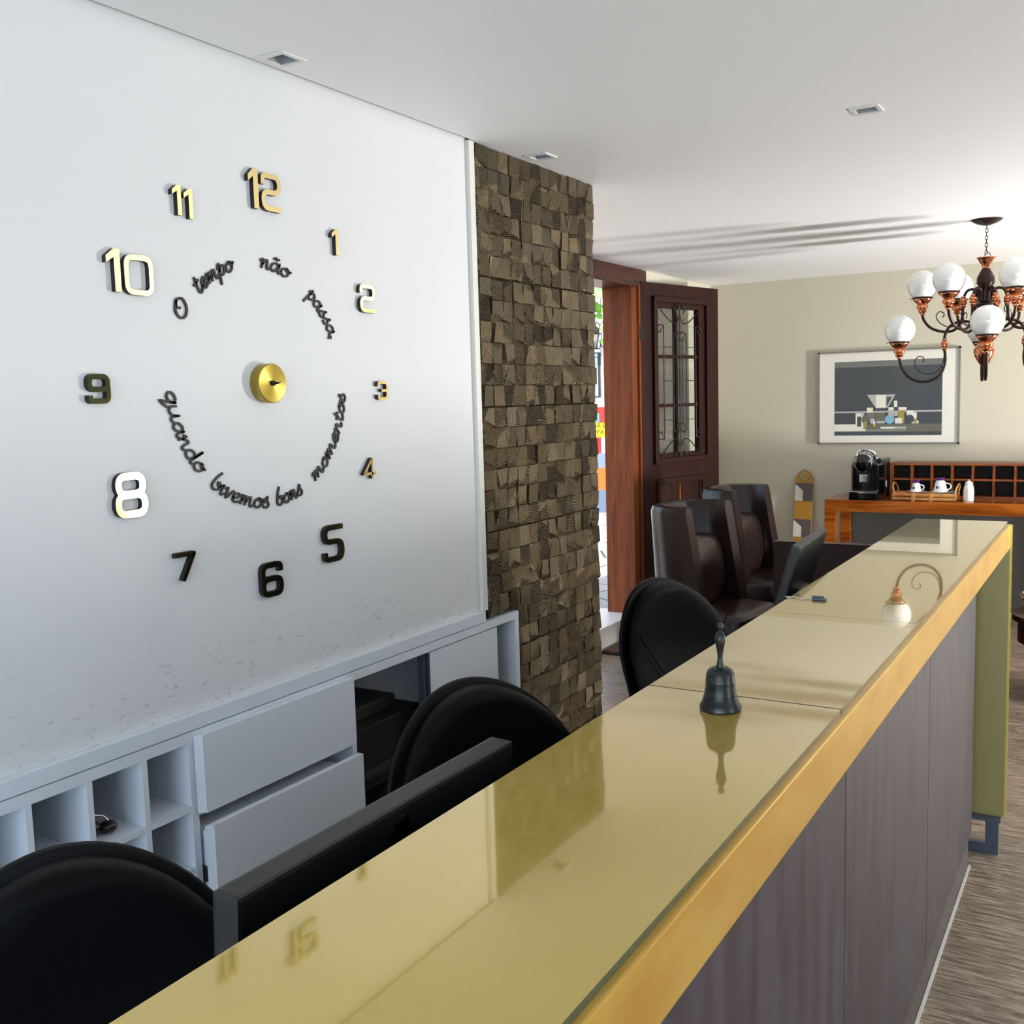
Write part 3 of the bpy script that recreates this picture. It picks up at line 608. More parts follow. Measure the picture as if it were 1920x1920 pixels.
# ------------------------------------------------------------ reception counter
ct = thing('reception_counter', 'long bar-height reception counter with gold glass top and purple cladding', 'counter', (-.49, 2.1, 0))
def cpart(n, bm, m, **k): return obj(n, at(ct, bm), m, ct, **k)
Y0, Y1 = .15, 3.862
bm = bm_new(); add_box(bm, -.640, -.359, Y0, Y1, 1.160, 1.1735); add_box(bm, -.36, -.338, Y0, Y1, 1.092, 1.1745, bev=.003); cpart('gold_top_board', bm, 'gold')
for a, b in ((Y0, 1.488), (1.4915, 2.113), (2.1145, Y1)):
    bm = box(-.648, -.347, a, b, 1.1745, 1.1825)
    bm.faces.ensure_lookup_table()
    for f in bm.faces: f.material_index = 0 if abs(f.normal.z) > .5 else 1
    bmesh.ops.recalc_face_normals(bm, faces=bm.faces[:])
    for f in bm.faces: f.material_index = 0 if abs(f.normal.z) > .5 else 1
    cpart('glass_top', bm, ['gold_glass', 'glass_edge'])
for a, b in ((Y0, .947), (.952, 1.890), (1.895, 2.833), (2.838, 3.775)): cpart('front_panel', box(-.45, -.432, a, b, .09, 1.12), 'purple')
bm = bm_new(); add_box(bm, -.60, -.451, Y0, 3.77, .0, 1.16); cpart('inner_frame', bm, 'black_shell')
cpart('end_panel', box(-.60, -.338, Y1 - .018, Y1, .142, 1.1), 'gold_panel'); cpart('end_panel_edge', box(-.3385, -.332, Y1 - .016, Y1 + .004, .142, 1.172), mat('bright_brass_edge', (222, 200, 92), .2, .6), label='bright yellow metal edge')
bm = bm_new()
for x0, x1, a, b in ((-.395, -.353, 0, .13), (-.60, -.395, 0, .036), (-.60, -.56, .036, .13)): add_box(bm, x0, x1, Y1 - .018, Y1, a, b)
add_box(bm, -.60, -.345, Y1 - .05, Y1 - .002, .130, .142); cpart('steel_foot', bm, 'steel')
cpart('skirting', box(-.45, -.434, Y0, 3.71, 0.004, .089), mat('dark_skirting', (62, 54, 48), .6, 0, 0, .1, (92, 80, 70), 40, (1, 2, 1), 3)); cpart('skirting_joint', box(-.432, -.424, Y0, 3.71, 0, .0045), 'trimw')
sd = thing('work_desk', 'black low work desk behind the tall counter', 'desk', (-.78, 2.0, 0))
obj('desktop', at(sd, box(-.93, -.66, .2, 3.8, .715, .74)), 'black_shell', sd)
for y in (.22, 3.75): obj('leg', at(sd, box(-.92, -.67, y, y + .03, 0, .715)), 'black_shell', sd)

# bell
bl = thing('hand_bell', 'dark pewter hand bell standing on the gold glass counter', 'bell', (-.503, 1.416, 1.1826)); bm = bm_new(); s = .98
add_lathe(bm, [(.0285, 0), (.0305, .002), (.0305, .006), (.027, .012), (.0245, .020), (.0243, .0215), (.0235, .0218), (.0228, .028), (.0226, .030), (.0222, .0302), (.0215, .042), (.0218, .0435), (.0212, .045), (.0205, .053), (.018, .059), (.013, .062), (.006, .063), (.0, .063)], seg=40); obj('bell_body', bm, 'pewter', bl, True)
bm = bm_new(); add_lathe(bm, [(.006, .0615), (.006, .065), (.0042, .072), (.0038, .080), (.0055, .092), (.0078, .102), (.0080, .107), (.006, .113), (.003, .1165), (.0028, .118), (.0048, .1215), (.0052, .1245), (.004, .1275), (.0, .128)], seg=24); obj('handle', bm, 'pewter', bl, True)
bmesh_k = bm_new()
# key ring
ky = thing('key_chain', 'small silver key chain with tag on the counter edge', 'key chain', (-.62, 2.272, 1.1826))
for i in range(7):
    x = -.028 + i * .0085; add_tube(bmesh_k, [(x + .006 * math.cos(a) * (1 if i % 2 else .9), .004 * math.sin(i * 1.3) + .0035 * math.sin(a), .0022 + (0.0015 * math.cos(a) if i % 2 else 0)) for a in [2 * PI * q / 10 for q in range(10)]], .0009, 5, True)
obj('chain', bmesh_k, 'chrome', ky); bm = bm_new(); add_box(bm, .028, .058, -.010, .006, .001, .0045, bev=.001); add_box(bm, .024, .05, .004, .011, .001, .008, bev=.001); obj('tag', bm, 'steel', ky)

# monitors
def monitor(name_label, loc, rotz, W, Hh, tilt, logo):
    t = thing('computer_monitor', name_label, 'monitor', loc, rotz)
    # local: x = normal of back (pointing to the visitors), y along, z up; origin at the desk
    R = Matrix.Rotation(tilt, 4, 'Y')
    zb = .10
    def put(bm): bmesh.ops.transform(bm, matrix=Matrix.Translation((0, 0, zb)) @ R, verts=bm.verts[:]); return bm
    bm = bm_new(); add_box(bm, -.018, .016 if logo else .006, -W / 2, W / 2, 0, Hh, bev=.005)
    obj('casing', put(bm), 'black_plastic', t)
    obj('screen', put(box(-.0195, -.0183, -W / 2 + .012, W / 2 - .012, .015, Hh - .012)), 'black_gloss', t)
    bm = bm_new(); mo = (.28, .52) if logo else (.50, .68); add_box(bm, .004, .042, -.05, .05, Hh * mo[0], Hh * mo[1], bev=.006); obj('stand_mount', put(bm), 'grey_plastic', t)
    bm = bm_new(); add_box(bm, .04, .055, -.03, .03, .02, zb + Hh * .45, bev=.004); obj('stand_column', bm, 'black_plastic', t)
    bm = bm_new(); add_box(bm, -.04, .08, -.11, .11, 0, .015, bev=.006); obj('stand_base', bm, 'black_plastic', t)
    if logo == 'disc':
        bm = bm_new(); add_lathe(bm, [(.017, .017), (.017, .0195), (.014, .0205), (0, .0205)], seg=24, axis='X')
        for v in bm.verts: v.co.z += Hh - .028; v.co.y += .0
        obj('round_cap', put(bm), 'black_gloss', t)
    return t
monitor('black monitor seen from behind beside the nearest chair, just above the counter', (-.737, .905, .74), 0, .505, .345, .05, 'disc')
monitor('black monitor seen from behind near the far end of the counter', (-.84, 2.78, .74), math.radians(4), .38, .425, .27, None)

# ------------------------------------------------------------ office chairs
def office_chair(lab, loc, rz):
    t = thing('office_chair', lab, 'office chair', loc, rz, 'black office chairs behind the counter')
    H0, H1, Wm = .48, 1.0, .285
    def outline(z, W, top): 
        u = (z - H0) / (top - H0)
        return W * (max(0, 1 - max(0, (u - .30) / .70) ** 2.15)) ** .5 if u > .30 else W * (.80 + .20 * math.sin(PI / 2 * u / .30))
    def slab(W, top, xc, thk, zlo, puff):
        rings = []; n = 26
        zs = [zlo + (top - .0005 - zlo) * math.sin(PI / 2 * i / n) for i in range(n + 1)]
        for z in zs:
            w = max(.004, outline(z, W, top)); rg = []
            for k in range(28):
                a = 2 * PI * k / 28; cs, sn = math.cos(a), math.sin(a)
                y = w * math.copysign(abs(cs) ** .75, cs); xr = (abs(sn) ** .6) * math.copysign(1, sn)
                lean = -.16 * (z - H0) + .04 * math.exp(-((z - .66) / .1) ** 2)
                f = min(1, w / .10) ** .5
                x = xc + lean + .85 * y * y + (thk * f * (1 + puff * (1 - (y / W) ** 2)) if xr > 0 else thk * f) * xr * .5
                rg.append((x, y, z))
            rings.append(rg)
        bm = bm_new(); add_loft(bm, rings); return bm
    obj('back_cushion', slab(Wm - .012, H1 - .006, .028, .06, H0 + .01, .5), 'black_leather', t, True)
    obj('back_shell', slab(Wm + .006, H1 + .004, -.012, .034, H0, 0), 'black_shell', t, True)
    for s in (-1, 1):
        bm = bm_new(); pts = []
        for i in range(9):
            z = .86 - .22 * i / 8; y = s * (.225 - .10 * math.sin(PI / 2 * i / 8)); pts.append((.028 - .16 * (z - H0) + .85 * y * y + .045 * (1 + .5 * (1 - (y / Wm) ** 2)) * .68 + .04 * math.exp(-((z - .66) / .1) ** 2) + .006, y, z))
        add_tube(bm, smooth_path(pts, 3), .0022, 6)
        obj('seam', bm, 'black_leather', t, True)
    bm = bm_new(); add_ellipsoid(bm, (.24, 0, .455), (.25, .25, .05), .55, 28, 12); obj('seat', bm, 'black_leather', t, True)
    bm = bm_new(); add_box(bm, -.05, .06, -.03, .03, .40, .56, bev=.008); add_box(bm, .0, .3, -.07, .07, .37, .41, bev=.008); obj('back_bracket', bm, 'black_plastic', t)
    bm = bm_new(); add_lathe(bm, [(.026, .10), (.026, .24), (.014, .24), (.014, .38)], (.2, 0, 0), 16); obj('gas_lift', bm, 'chrome', t, True)
    for k in range(5):
        a = 2 * PI * k / 5 + .3; c_, s_ = math.cos(a), math.sin(a)
        bm = bm_new(); add_tube(bm, [(.2, 0, .115), (.2 + .28 * c_, .28 * s_, .075)], [.022, .014], 8); lg = obj('base_leg', bm, 'black_plastic', t, True)
        bm = bm_new(); add_lathe(bm, [(.026, -.02), (.028, -.012), (.028, .012), (.026, .02)], (.2 + .28 * c_, .28 * s_, .03), 14, 'Y'); add_tube(bm, [(.2 + .28 * c_, .28 * s_, .03), (.2 + .28 * c_, .28 * s_, .08)], .006, 6); obj('caster', bm, 'black_plastic', lg, True)
    return t
ch = office_chair('black office chair at the bottom left, nearest the camera', (-1.26, .86, 0), math.radians(-26))
dup(ch, (-1.22, 1.90, 0), math.radians(-24), 'black office chair between the cabinet drawers and the counter')
dup(ch, (-1.34, 3.30, 0), math.radians(-20), 'black office chair in front of the leather armchairs, farthest of three')

# ------------------------------------------------------------ leather armchairs
def armchair(lab, loc, rz):
    t = thing('leather_armchair', lab, 'armchair', loc, rz, 'brown leather armchairs by the entrance door')
    hw, dp, thk = .225, .30, .08
    plan = smooth_path([(.13, -hw, 0), (.03, -hw + .0, 0), (-.06, -hw + .05, 0), (-.11, -.13, 0), (-.13, 0, 0), (-.11, .13, 0), (-.06, hw - .05, 0), (.03, hw, 0), (.13, hw, 0)], 5)
    rings = []
    for i, p in enumerate(plan):
        a, b = plan[max(i - 1, 0)], plan[min(i + 1, len(plan) - 1)]; tn = (b - a).normalized(); nn = Vector((tn.y, -tn.x, 0))
        f = abs(i / (len(plan) - 1) - .5) * 2
        top = 1.05 - .0 * f; rg = []
        for (u, z) in ((-.5, .12), (-.5, .6), (-.5, top - .035), (-.36, top - .008), (0, top), (.36, top - .008), (.5, top - .035), (.5, .6), (.5, .12)):
            sh_ = .10 * (1 - (z - .12) / (top - .12)) * (f ** 2)
            q = p + nn * (u * thk) + Vector((sh_ * 1.2, 0, 0)) + Vector((-.05 * (z - .5), 0, 0)); rg.append((q.x, q.y, z))
        rings.append(rg)
    bm = bm_new(); add_loft(bm, rings); obj('shell_back', bm, 'brown_leather', t, True)
    bm = bm_new(); add_ellipsoid(bm, (.15, 0, .40), (.30, .27, .10), .35, 28, 12); obj('seat', bm, 'brown_leather', t, True)
    bm = bm_new(); add_ellipsoid(bm, (0, 0, 0), (.085, .20, .20), .62, 32, 18)
    for v in bm.verts:
        v.co.x += .012 * math.sin(18 * v.co.z + 9 * v.co.y) * math.exp(-((v.co.z + .12) / .1) ** 2); 
    bmesh.ops.transform(bm, matrix=Matrix.Translation((.045, 0, .68)) @ Matrix.Rotation(-.12, 4, 'Y'), verts=bm.verts[:]); obj('back_cushion', bm, 'brown_leather', t, True)
    for x, y in ((.40, -.2), (.40, .2), (-.06, -.2), (-.06, .2)): obj('leg', box(x - .025, x + .025, y - .025, y + .025, 0, .31, bev=.004), 'desk', t)
    return t
a1 = armchair('brown leather high-back armchair nearer the black office chair', (-2.07, 5.38, 0), math.radians(-8))
dup(a1, (-2.17, 6.42, 0), math.radians(-8), 'brown leather high-back armchair behind the first, nearer back wall')

# dark desk
dk = thing('dark_wood_desk', 'dark brown wooden desk with raised side panel beyond the counter', 'desk', (-1.1, 5.2, 0))
obj('side_panel', at(dk, box(-1.42, -.55, 4.74, 4.775, 0, .95)), 'desk', dk); obj('desktop', at(dk, box(-1.42, -.62, 4.775, 6.2, .72, .75)), 'desk', dk); obj('side_panel', at(dk, box(-1.42, -.62, 6.2, 6.235, 0, .75)), 'desk', dk); obj('modesty_panel', at(dk, box(-1.30, -1.28, 4.775, 6.2, .15, .72)), 'desk', dk)

# doormat
dm = thing('doormat', 'brown coir doormat with black border inside the entrance', 'doormat', (-2.7, 6.2, 0)); obj('border', at(dm, box(-2.89, -2.46, 5.86, 6.60, 0, .008)), 'rubber', dm); obj('pile', at(dm, box(-2.88, -2.47, 5.885, 6.58, .008, .018)), 'rug', dm)

# ------------------------------------------------------------ console table and what stands on it
TB = .872
tb = thing('console_table', 'honey-brown wooden console table against the back wall', 'table', (-1.0, 7.7, 0))
TX0, TX1, TY0, TY1 = -1.862, .55, 7.45, 7.985
obj('tabletop', at(tb, box(TX0, TX1, TY0, TY1, TB - .083, TB, bev=.002)), 'honey', tb)
for x in (TX0, TX1 - .075):
    for y in (TY0, TY1 - .075): obj('leg', at(tb, box(x, x + .075, y, y + .075, 0, TB - .083)), 'honey', tb)
obj('shade_back_panel', at(tb, box(TX0 + .08, TX1 - .08, TY1 - .03, TY1 - .01, .05, TB - .085)), 'shade_panel', tb, label='charcoal panel under the tabletop, partly imitating shade on the wall')  # left part stands in for shade on the wall, right for a dark panel
# framed abstract
pc = thing('framed_picture', 'framed geometric abstract print with wide white mat on back wall', 'picture', (-1.54, BY, 1.58))
px0, px1, pz0, pz1 = -2.043, -1.046, 1.240, 1.932; fw = .012
bm = bm_new()
for q in ((px0, px1, pz0, pz0 + fw), (px0, px1, pz1 - fw, pz1), (px0, px0 + fw, pz0, pz1), (px1 - fw, px1, pz0, pz1)): add_box(bm, q[0], q[1], BY - .035, BY - .001, q[2], q[3])
obj('frame', at(pc, bm), 'silver', pc); obj('mat_board', at(pc, box(px0 + fw, px1 - fw, BY - .026, BY - .008, pz0 + fw, pz1 - fw)), 'matboard', pc)
AX0, AX1, AZ0, AZ1 = -1.922, -1.163, 1.305, 1.855
art = bm_new(); am = []
def amat(c):
    for i, (k, mm) in enumerate(am):
        if k == c: return i
    am.append((c, mat('print_ink_%d_%d_%d' % c, c, .5, 0, .7, .02))); return len(am) - 1
lay = [0]
def AX(u): return AX0 + (u - 500) / (1316 - 500) * (AX1 - AX0)
def AZ(v): return AZ1 - (v - 224) / (784 - 224) * (AZ1 - AZ0)
def arect(u0, v0, u1, v1, c):
    lay[0] += 1; add_box(art, AX(u0), AX(u1), BY - .0262 - .00008 * lay[0], BY - .0255, AZ(v1), AZ(v0), mi=amat(c))
def apoly(pts, c):
    lay[0] += 1; add_prism(art, [(AX(u), AZ(v)) for u, v in pts], BY - .0262 - .00008 * lay[0], BY - .0255, 'Y', mi=amat(c))
def acirc(u, v, r, c): apoly([(u + r * math.cos(2 * PI * k / 28), v + r * math.sin(2 * PI * k / 28)) for k in range(28)], c)
DK, GR, OL, WH, PL, MU, BL_, MD = (58, 64, 68), (104, 108, 102), (98, 96, 84), (222, 218, 204), (170, 172, 168), (150, 136, 66), (120, 174, 192), (128, 128, 122)
arect(500, 224, 1316, 784, DK); arect(500, 224, 1316, 268, GR); arect(500, 600, 1316, 612, PL); arect(500, 698, 752, 752, WH); arect(752, 700, 1316, 756, OL)
apoly([(755, 478), (972, 478), (905, 580), (825, 580)], PL); arect(825, 482, 898, 576, WH); apoly([(905, 496), (945, 496), (912, 560), (905, 560)], DK); apoly([(950, 496), (962, 496), (912, 580), (905, 576)], PL)
arect(755, 575, 802, 610, (226, 210, 184)); arect(755, 612, 815, 650, GR); arect(668, 615, 735, 716, WH); arect(680, 640, 712, 716, DK); arect(715, 600, 735, 640, PL)
arect(820, 612, 895, 676, OL); arect(828, 676, 895, 694, PL); arect(920, 574, 960, 598, WH); arect(920, 612, 962, 650, PL); arect(962, 526, 986, 572, WH); arect(965, 600, 990, 640, PL)
arect(996, 574, 1056, 598, WH); arect(992, 598, 1040, 656, MU); arect(970, 655, 1024, 696, WH); arect(1024, 640, 1040, 696, MU); arect(1058, 600, 1112, 640, WH); arect(1112, 615, 1132, 660, WH); arect(1112, 660, 1132, 700, MU); arect(1075, 640, 1112, 696, WH)
acirc(748, 664, 33, OL); acirc(1080, 664, 33, DK); acirc(930, 664, 34, BL_); arect(782, 655, 815, 694, PL); arect(732, 676, 754, 736, MU); arect(800, 700, 826, 718, MU); arect(805, 676, 820, 700, WH); arect(862, 720, 970, 734, WH); arect(970, 720, 1054, 734, PL); arect(1132, 676, 1146, 696, WH); arect(752, 738, 1054, 753, MD)
obj('print', at(pc, art), [m_ for _, m_ in am], pc)

# coffee machine (front towards -y)
cm = thing('coffee_machine', 'glossy black capsule coffee machine on the console table', 'coffee machine', (-1.590, 7.62, TB), math.radians(-3))
bm = bm_new(); add_box(bm, -.098, .098, -.02, .20, .0, .285, bev=.012); add_box(bm, -.097, .097, -.115, -.005, .0, .255, bev=.012); obj('body', bm, 'black_gloss', cm)
bm = bm_new(); add_box(bm, -.10, .10, -.17, .02, .0, .065, bev=.008); dt = obj('drip_tray', bm, 'black_gloss', cm); obj('chrome_strip', box(-.098, .098, -.174, -.166, .048, .062, bev=.002), 'chrome', dt)
bm = bm_new(); add_lathe(bm, [(.045, -.185), (.062, -.18), (.065, -.16), (.065, -.02), (.05, .02), (0, .03)], (0, 0, .265), 32, 'Y'); hd = obj('brew_head', bm, 'black_gloss', cm, True)
bm = bm_new(); add_tube(bm, [(.062 * math.cos(a), -.172, .265 + .062 * math.sin(a)) for a in [2 * PI * q / 28 for q in range(28)]], .006, 8, True); obj('chrome_ring', bm, 'chrome', hd, True)
bm = bm_new(); add_tube(bm, smooth_path([(-.07, -.08, .28), (-.05, -.09, .335), (0, -.10, .35), (.05, -.09, .335), (.07, -.08, .28)]), .010, 8); obj('lever', bm, 'chrome', cm, True)
bm = bm_new(); add_box(bm, -.026, .026, -.15, -.125, .125, .18, bev=.004); obj('spout', bm, 'chrome', cm); bm = bm_new(); add_ellipsoid(bm, (.10, .08, .1), (.003, .012, .028), 1, 12, 8); obj('badge', bm, 'china', cm)

# pigeonhole rack
pg = thing('pigeonhole_rack', 'wide reddish wooden pigeonhole rack at the rear of the console table', 'rack', (-.7, 7.86, TB))
gx0, pitch, gn = -1.468, .1335, 13; gy0, gy1 = 7.76, 7.975; gh = .243
bm = bm_new(); gx1 = gx0 + pitch * gn + .012
add_box(bm, gx0, gx1, gy0, gy1, TB + .0005, TB + .014); add_box(bm, gx0 - .004, gx1 + .004, gy0 - .004, gy1, TB + gh - .014, TB + gh); add_box(bm, gx0 + .01, gx1 - .01, gy0 + .005, gy1 - .012, TB + .122, TB + .134)
for k in range(gn + 1): add_box(bm, gx0 + k * pitch, gx0 + k * pitch + .012, gy0 + .002, gy1 - .012, TB + .014, TB + gh - .014)
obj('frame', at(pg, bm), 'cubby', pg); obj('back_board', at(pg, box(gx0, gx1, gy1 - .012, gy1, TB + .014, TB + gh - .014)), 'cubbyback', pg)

# bamboo tray with cups
tr = thing('bamboo_tray', 'small bamboo tray with upright ends holding two cups', 'tray', (-1.198, 7.565, TB), math.radians(-1))
bm = bm_new(); add_box(bm, -.20, .20, -.06, .07, .006, .02); obj('base', bm, 'bamboo', tr)
for z in (.014, .042):
    for y in (-.072, .078): bm = bm_new(); add_tube(bm, [(-.205, y, z), (-.1, y, z + .001), (.0, y, z - .001), (.12, y, z + .001), (.205, y, z)], .013, 10); obj('rail', bm, 'bamboo', tr, True)
for s in (-1, 1):
    bm = bm_new(); add_tube(bm, smooth_path([(s * .19, -.072, .03), (s * .205, -.07, .09), (s * .212, -.02, .115), (s * .212, .03, .115), (s * .205, .075, .09), (s * .19, .078, .03)]), .006, 8); add_box(bm, s * .195 - .006, s * .195 + .006, -.06, .07, .01, .06); obj('handle', bm, 'bamboo', tr, True)
bm = bm_new()
for x in (-.07, .045): add_box(bm, x - .012, x + .012, -.087, -.06, .0, .057, bev=.003)
obj('binding', bm, 'bamboo', tr)
o = obj('paper_napkin', box(-1.045, -1.0, 7.52, 7.62, TB + .0205, TB + .064), 'napkin'); tag(o, 'folded blue-grey paper at the right end of bamboo tray', 'paper')
o.rotation_euler = (0, 0, 0)
bm = bm_new(); add_ellipsoid(bm, (0, 0, .018), (.05, .035, .018), .7, 12, 8)
o = obj('sugar_sachets', bm, 'orange_paper', loc=(-1.34, 7.57, TB + .0215)); tag(o, 'small orange packet heap at left end of bamboo tray', 'packets')
def cup(x, y, sc_, lab, lab2, lab3):
    z = TB + .052
    s = obj('saucer', (lambda b: (add_lathe(b, [(.02, 0), (.028, .002), (.062, .010), (.064, .012), (.028, .006), (0, .005)], seg=32), b)[1])(bm_new()), 'china', smooth=True, loc=(x, y, z)); tag(s, lab2, 'saucer', 'saucers on the bamboo tray')
    t = thing('coffee_cup', lab, 'cup', (x, y, z + .008), 0, 'upturned cups on the bamboo tray'); k = sc_
    bm = bm_new(); add_lathe(bm, [(.038 * k, .0), (.037 * k, .004), (.031 * k, .03 * k), (.026 * k, .055 * k), (.022 * k, .060 * k), (.02 * k, .064 * k), (0, .064 * k)], seg=28); obj('cup_body', bm, 'china', t, True)
    bm = bm_new(); add_tube(bm, smooth_path([(.026 * k, 0, .05 * k), (.05 * k, -.005, .044 * k), (.054 * k, -.006, .026 * k), (.036 * k, 0, .012 * k)]), .0045, 8); obj('handle', bm, 'china', t, True)
    bm = bm_new(); add_ellipsoid(bm, (-.012 * k, -.0325 * k, .028 * k), (.009, .003, .009), 1, 12, 8); obj('badge', bm, 'amber', t)
    f = thing('purple_flower', lab3, 'flower', (x + .0, y, z + .008 + .064 * k), 0, 'purple flowers on the cups')
    for j in range(6):
        a = j * PI / 3 + .2; bm = bm_new(); add_ellipsoid(bm, (0, 0, 0), (.017, .009, .004), 1, 10, 6); bmesh.ops.transform(bm, matrix=Matrix.Rotation(a, 4, 'Z') @ Matrix.Translation((.015, 0, .010)) @ Matrix.Rotation(-.6, 4, 'Y'), verts=bm.verts[:]); obj('petal', bm, 'violet', f, True)
    bm = bm_new(); add_ellipsoid(bm, (0, 0, .006), (.006, .006, .006), 1, 10, 6); obj('flower_centre', bm, 'violet', f)
cup(-1.262, 7.56, .95, 'upturned white cup on the left saucer, nearer the coffee machine', 'white saucer under the left upturned cup', 'purple flower on the left upturned cup')
cup(-1.105, 7.56, 1.25, 'taller upturned white cup on right saucer, nearer the bottle', 'white saucer under the right upturned cup', 'purple flower on the right upturned cup')
sb = thing('sweetener_bottle', 'small white bottle with pink tip right of the bamboo tray', 'bottle', (-.925, 7.56, TB))
bm = bm_new(); add_lathe(bm, [(.030, 0), (.034, .004), (.034, .07), (.031, .095), (.026, .11), (.022, .116)], seg=28); obj('bottle_body', bm, 'china', sb, True)
bm = bm_new(); add_lathe(bm, [(.024, .114), (.024, .128), (.012, .136), (.006, .14)], seg=20); obj('cap', bm, 'china', sb, True)
bm = bm_new(); add_lathe(bm, [(.006, .139), (.005, .150), (0, .152)], seg=12); obj('tip', bm, mat('pink_tip', (224, 130, 150), .4), sb, True, label='pink tip')
bm = bm_new()
for j in range(3):
    for q in range(9): add_ellipsoid(bm, (-.012 + j * .011, -.0337 + abs(j - 1) * .002, .02 + q * .008), (.002, .0012, .002), 1, 6, 5)
obj('printed_marks', bm, 'grey_plastic', sb)

# painted totem board leaning against the wall
tt = thing('painted_board', 'tall narrow board painted mustard, umber and white leaning on back wall', 'painted board', (-2.17, 7.9, 0))
tt.rotation_euler = (math.radians(-3.5), math.radians(1.6), 0)
bm = bm_new(); hwid = .067
outl = [(-hwid, 0), (hwid, 0), (hwid, .98), (hwid * .75, 1.015), (hwid * .35, 1.04), (0, 1.052), (-hwid * .35, 1.04), (-hwid * .75, 1.015), (-hwid, .98)]
add_prism(bm, outl, .0, .018, 'Y'); obj('board', bm, 'mustard', tt)
def blk(pts, m, lb, d=.0015): bm = bm_new(); add_prism(bm, pts, -d, .0, 'Y'); obj('painted_patch', bm, m, tt, label=lb)
for zt_ in (.945, .665, .385):
    blk([(-hwid, zt_), (hwid, zt_), (hwid, zt_ - .14), (-hwid, zt_ - .14)], 'grey_paint', 'umber painted patch')
    blk([(-hwid, zt_ - .01), (-hwid * .1, zt_ - .06), (-hwid * .1, zt_ - .138), (-hwid, zt_ - .138)], 'white_paint', 'off-white painted patch', .003)
blk([(0, 1.045), (.045, 1.01), (.03, .975), (0, .955), (-.03, .975), (-.045, 1.01)], 'tan', 'tan petal motif', .002)
bm = bm_new()
for k in (1, .62, .3): add_tube(bm, [(p[0] * k, -.003, 1.0 + (p[1] - 1.0) * k) for p in [(0, 1.045), (.045, 1.01), (.03, .975), (0, .955), (-.03, .975), (-.045, 1.01)]], .0016, 5, True)
obj('petal_outline', bm, 'black', tt)
# dark spiky plant in front of the console
sp = thing('spiky_plant', 'dark spiky tuft showing behind the counter, below the console', 'plant', (-1.28, 7.18, 0))
bm = bm_new(); add_lathe(bm, [(.09, 0), (.12, .22), (.11, .22), (.1, .19), (0, .19)], seg=20); obj('pot', bm, 'black_plastic', sp, True)
bm = bm_new()
for k in range(150):
    a = random.uniform(0, 2 * PI); e = random.uniform(.5, 1.5); L = random.uniform(.32, .50); d = Vector((math.cos(a) * math.cos(e), math.sin(a) * math.cos(e), math.sin(e)))
    add_tube(bm, [(0, 0, .19), tuple(Vector((0, 0, .19)) + d * L * .6), tuple(Vector((0, 0, .17)) + d * L)], [.004, .006, .001], 4)
o = obj('foliage', bm, 'leafdk', sp)

# round stool / table seen past the counter end
st = thing('round_side_table', 'round dark side table with red-brown apron past the counter end', 'table', (-.22, 6.1, 0))
bm = bm_new(); add_lathe(bm, [(.27, .395), (.30, .40), (.30, .43), (.29, .435), (0, .435)], seg=40); obj('tabletop', bm, mat('mahogany', (64, 30, 22), .3, 0, .3), st, True)
bm = bm_new(); add_lathe(bm, [(.25, .27), (.27, .28), (.27, .36), (.25, .395), (0, .395)], seg=40); obj('apron', bm, mat('red_brown_wood', (84, 40, 30), .35), st, True)
for k in range(4): a = PI / 4 + k * PI / 2; obj('leg', box(.21 * math.cos(a) - .02, .21 * math.cos(a) + .02, .21 * math.sin(a) - .02, .21 * math.sin(a) + .02, 0, .275, bev=.003), 'desk', st)
obj('lower_shelf', (lambda b: (add_lathe(b, [(.22, .06), (.22, .075), (0, .075)], seg=30), b)[1])(bm_new()), 'desk', st)
pt = thing('black_bowl', 'black round bowl with silver rim on the dark side table', 'bowl', (-.22, 6.1, .4355)); bm = bm_new(); add_lathe(bm, [(.16, 0), (.24, .03), (.27, .085), (.26, .085), (.22, .04), (0, .03)], seg=40); obj('bowl_body', bm, 'black_gloss', pt, True)
bm = bm_new(); add_tube(bm, [(.266 * math.cos(a), .266 * math.sin(a), .086) for a in [2 * PI * q / 40 for q in range(40)]], .004, 6, True); obj('rim', bm, 'chrome', pt, True)

# ------------------------------------------------------------ chandelier
CX, CY = -.667, 5.95
cd = thing('chandelier', 'dark bronze and copper chandelier with opal glass globes on two tiers', 'chandelier', (CX, CY, CE))
def lz(prof): return [(r, z - CE) for r, z in prof]
bm = bm_new(); add_lathe(bm, lz([(.075, 2.5), (.074, 2.494), (.05, 2.480), (.02, 2.470), (.0, 2.468)]), seg=36); obj('canopy', bm, 'dkmetal', cd, True)
bm = bm_new(); nl = 8
for k in range(nl):
    zc = 2.462 - k * .0185; pl = k % 2
    add_tube(bm, [((.0065 * math.cos(a) if pl else 0), (0 if pl else .0065 * math.cos(a)), zc - CE + .0125 * math.sin(a)) for a in [2 * PI * q / 12 for q in range(12)]], .0018, 6, True)
add_tube(bm, [(.013 * math.cos(a) + .006, 0, 2.318 - CE + .014 * math.sin(a)) for a in [2 * PI * q / 16 for q in range(16)]], .002, 6, True)
obj('chain', bm, 'iron', cd, True)
bm = bm_new(); add_lathe(bm, lz([(.0, 2.308), (.046, 2.308), (.047, 2.304), (.038, 2.297), (.036, 2.290), (.031, 2.282), (.020, 2.268), (.018, 2.256), (.022, 2.250)]), seg=32); obj('copper_cap', bm, 'bulbcup', cd, True)
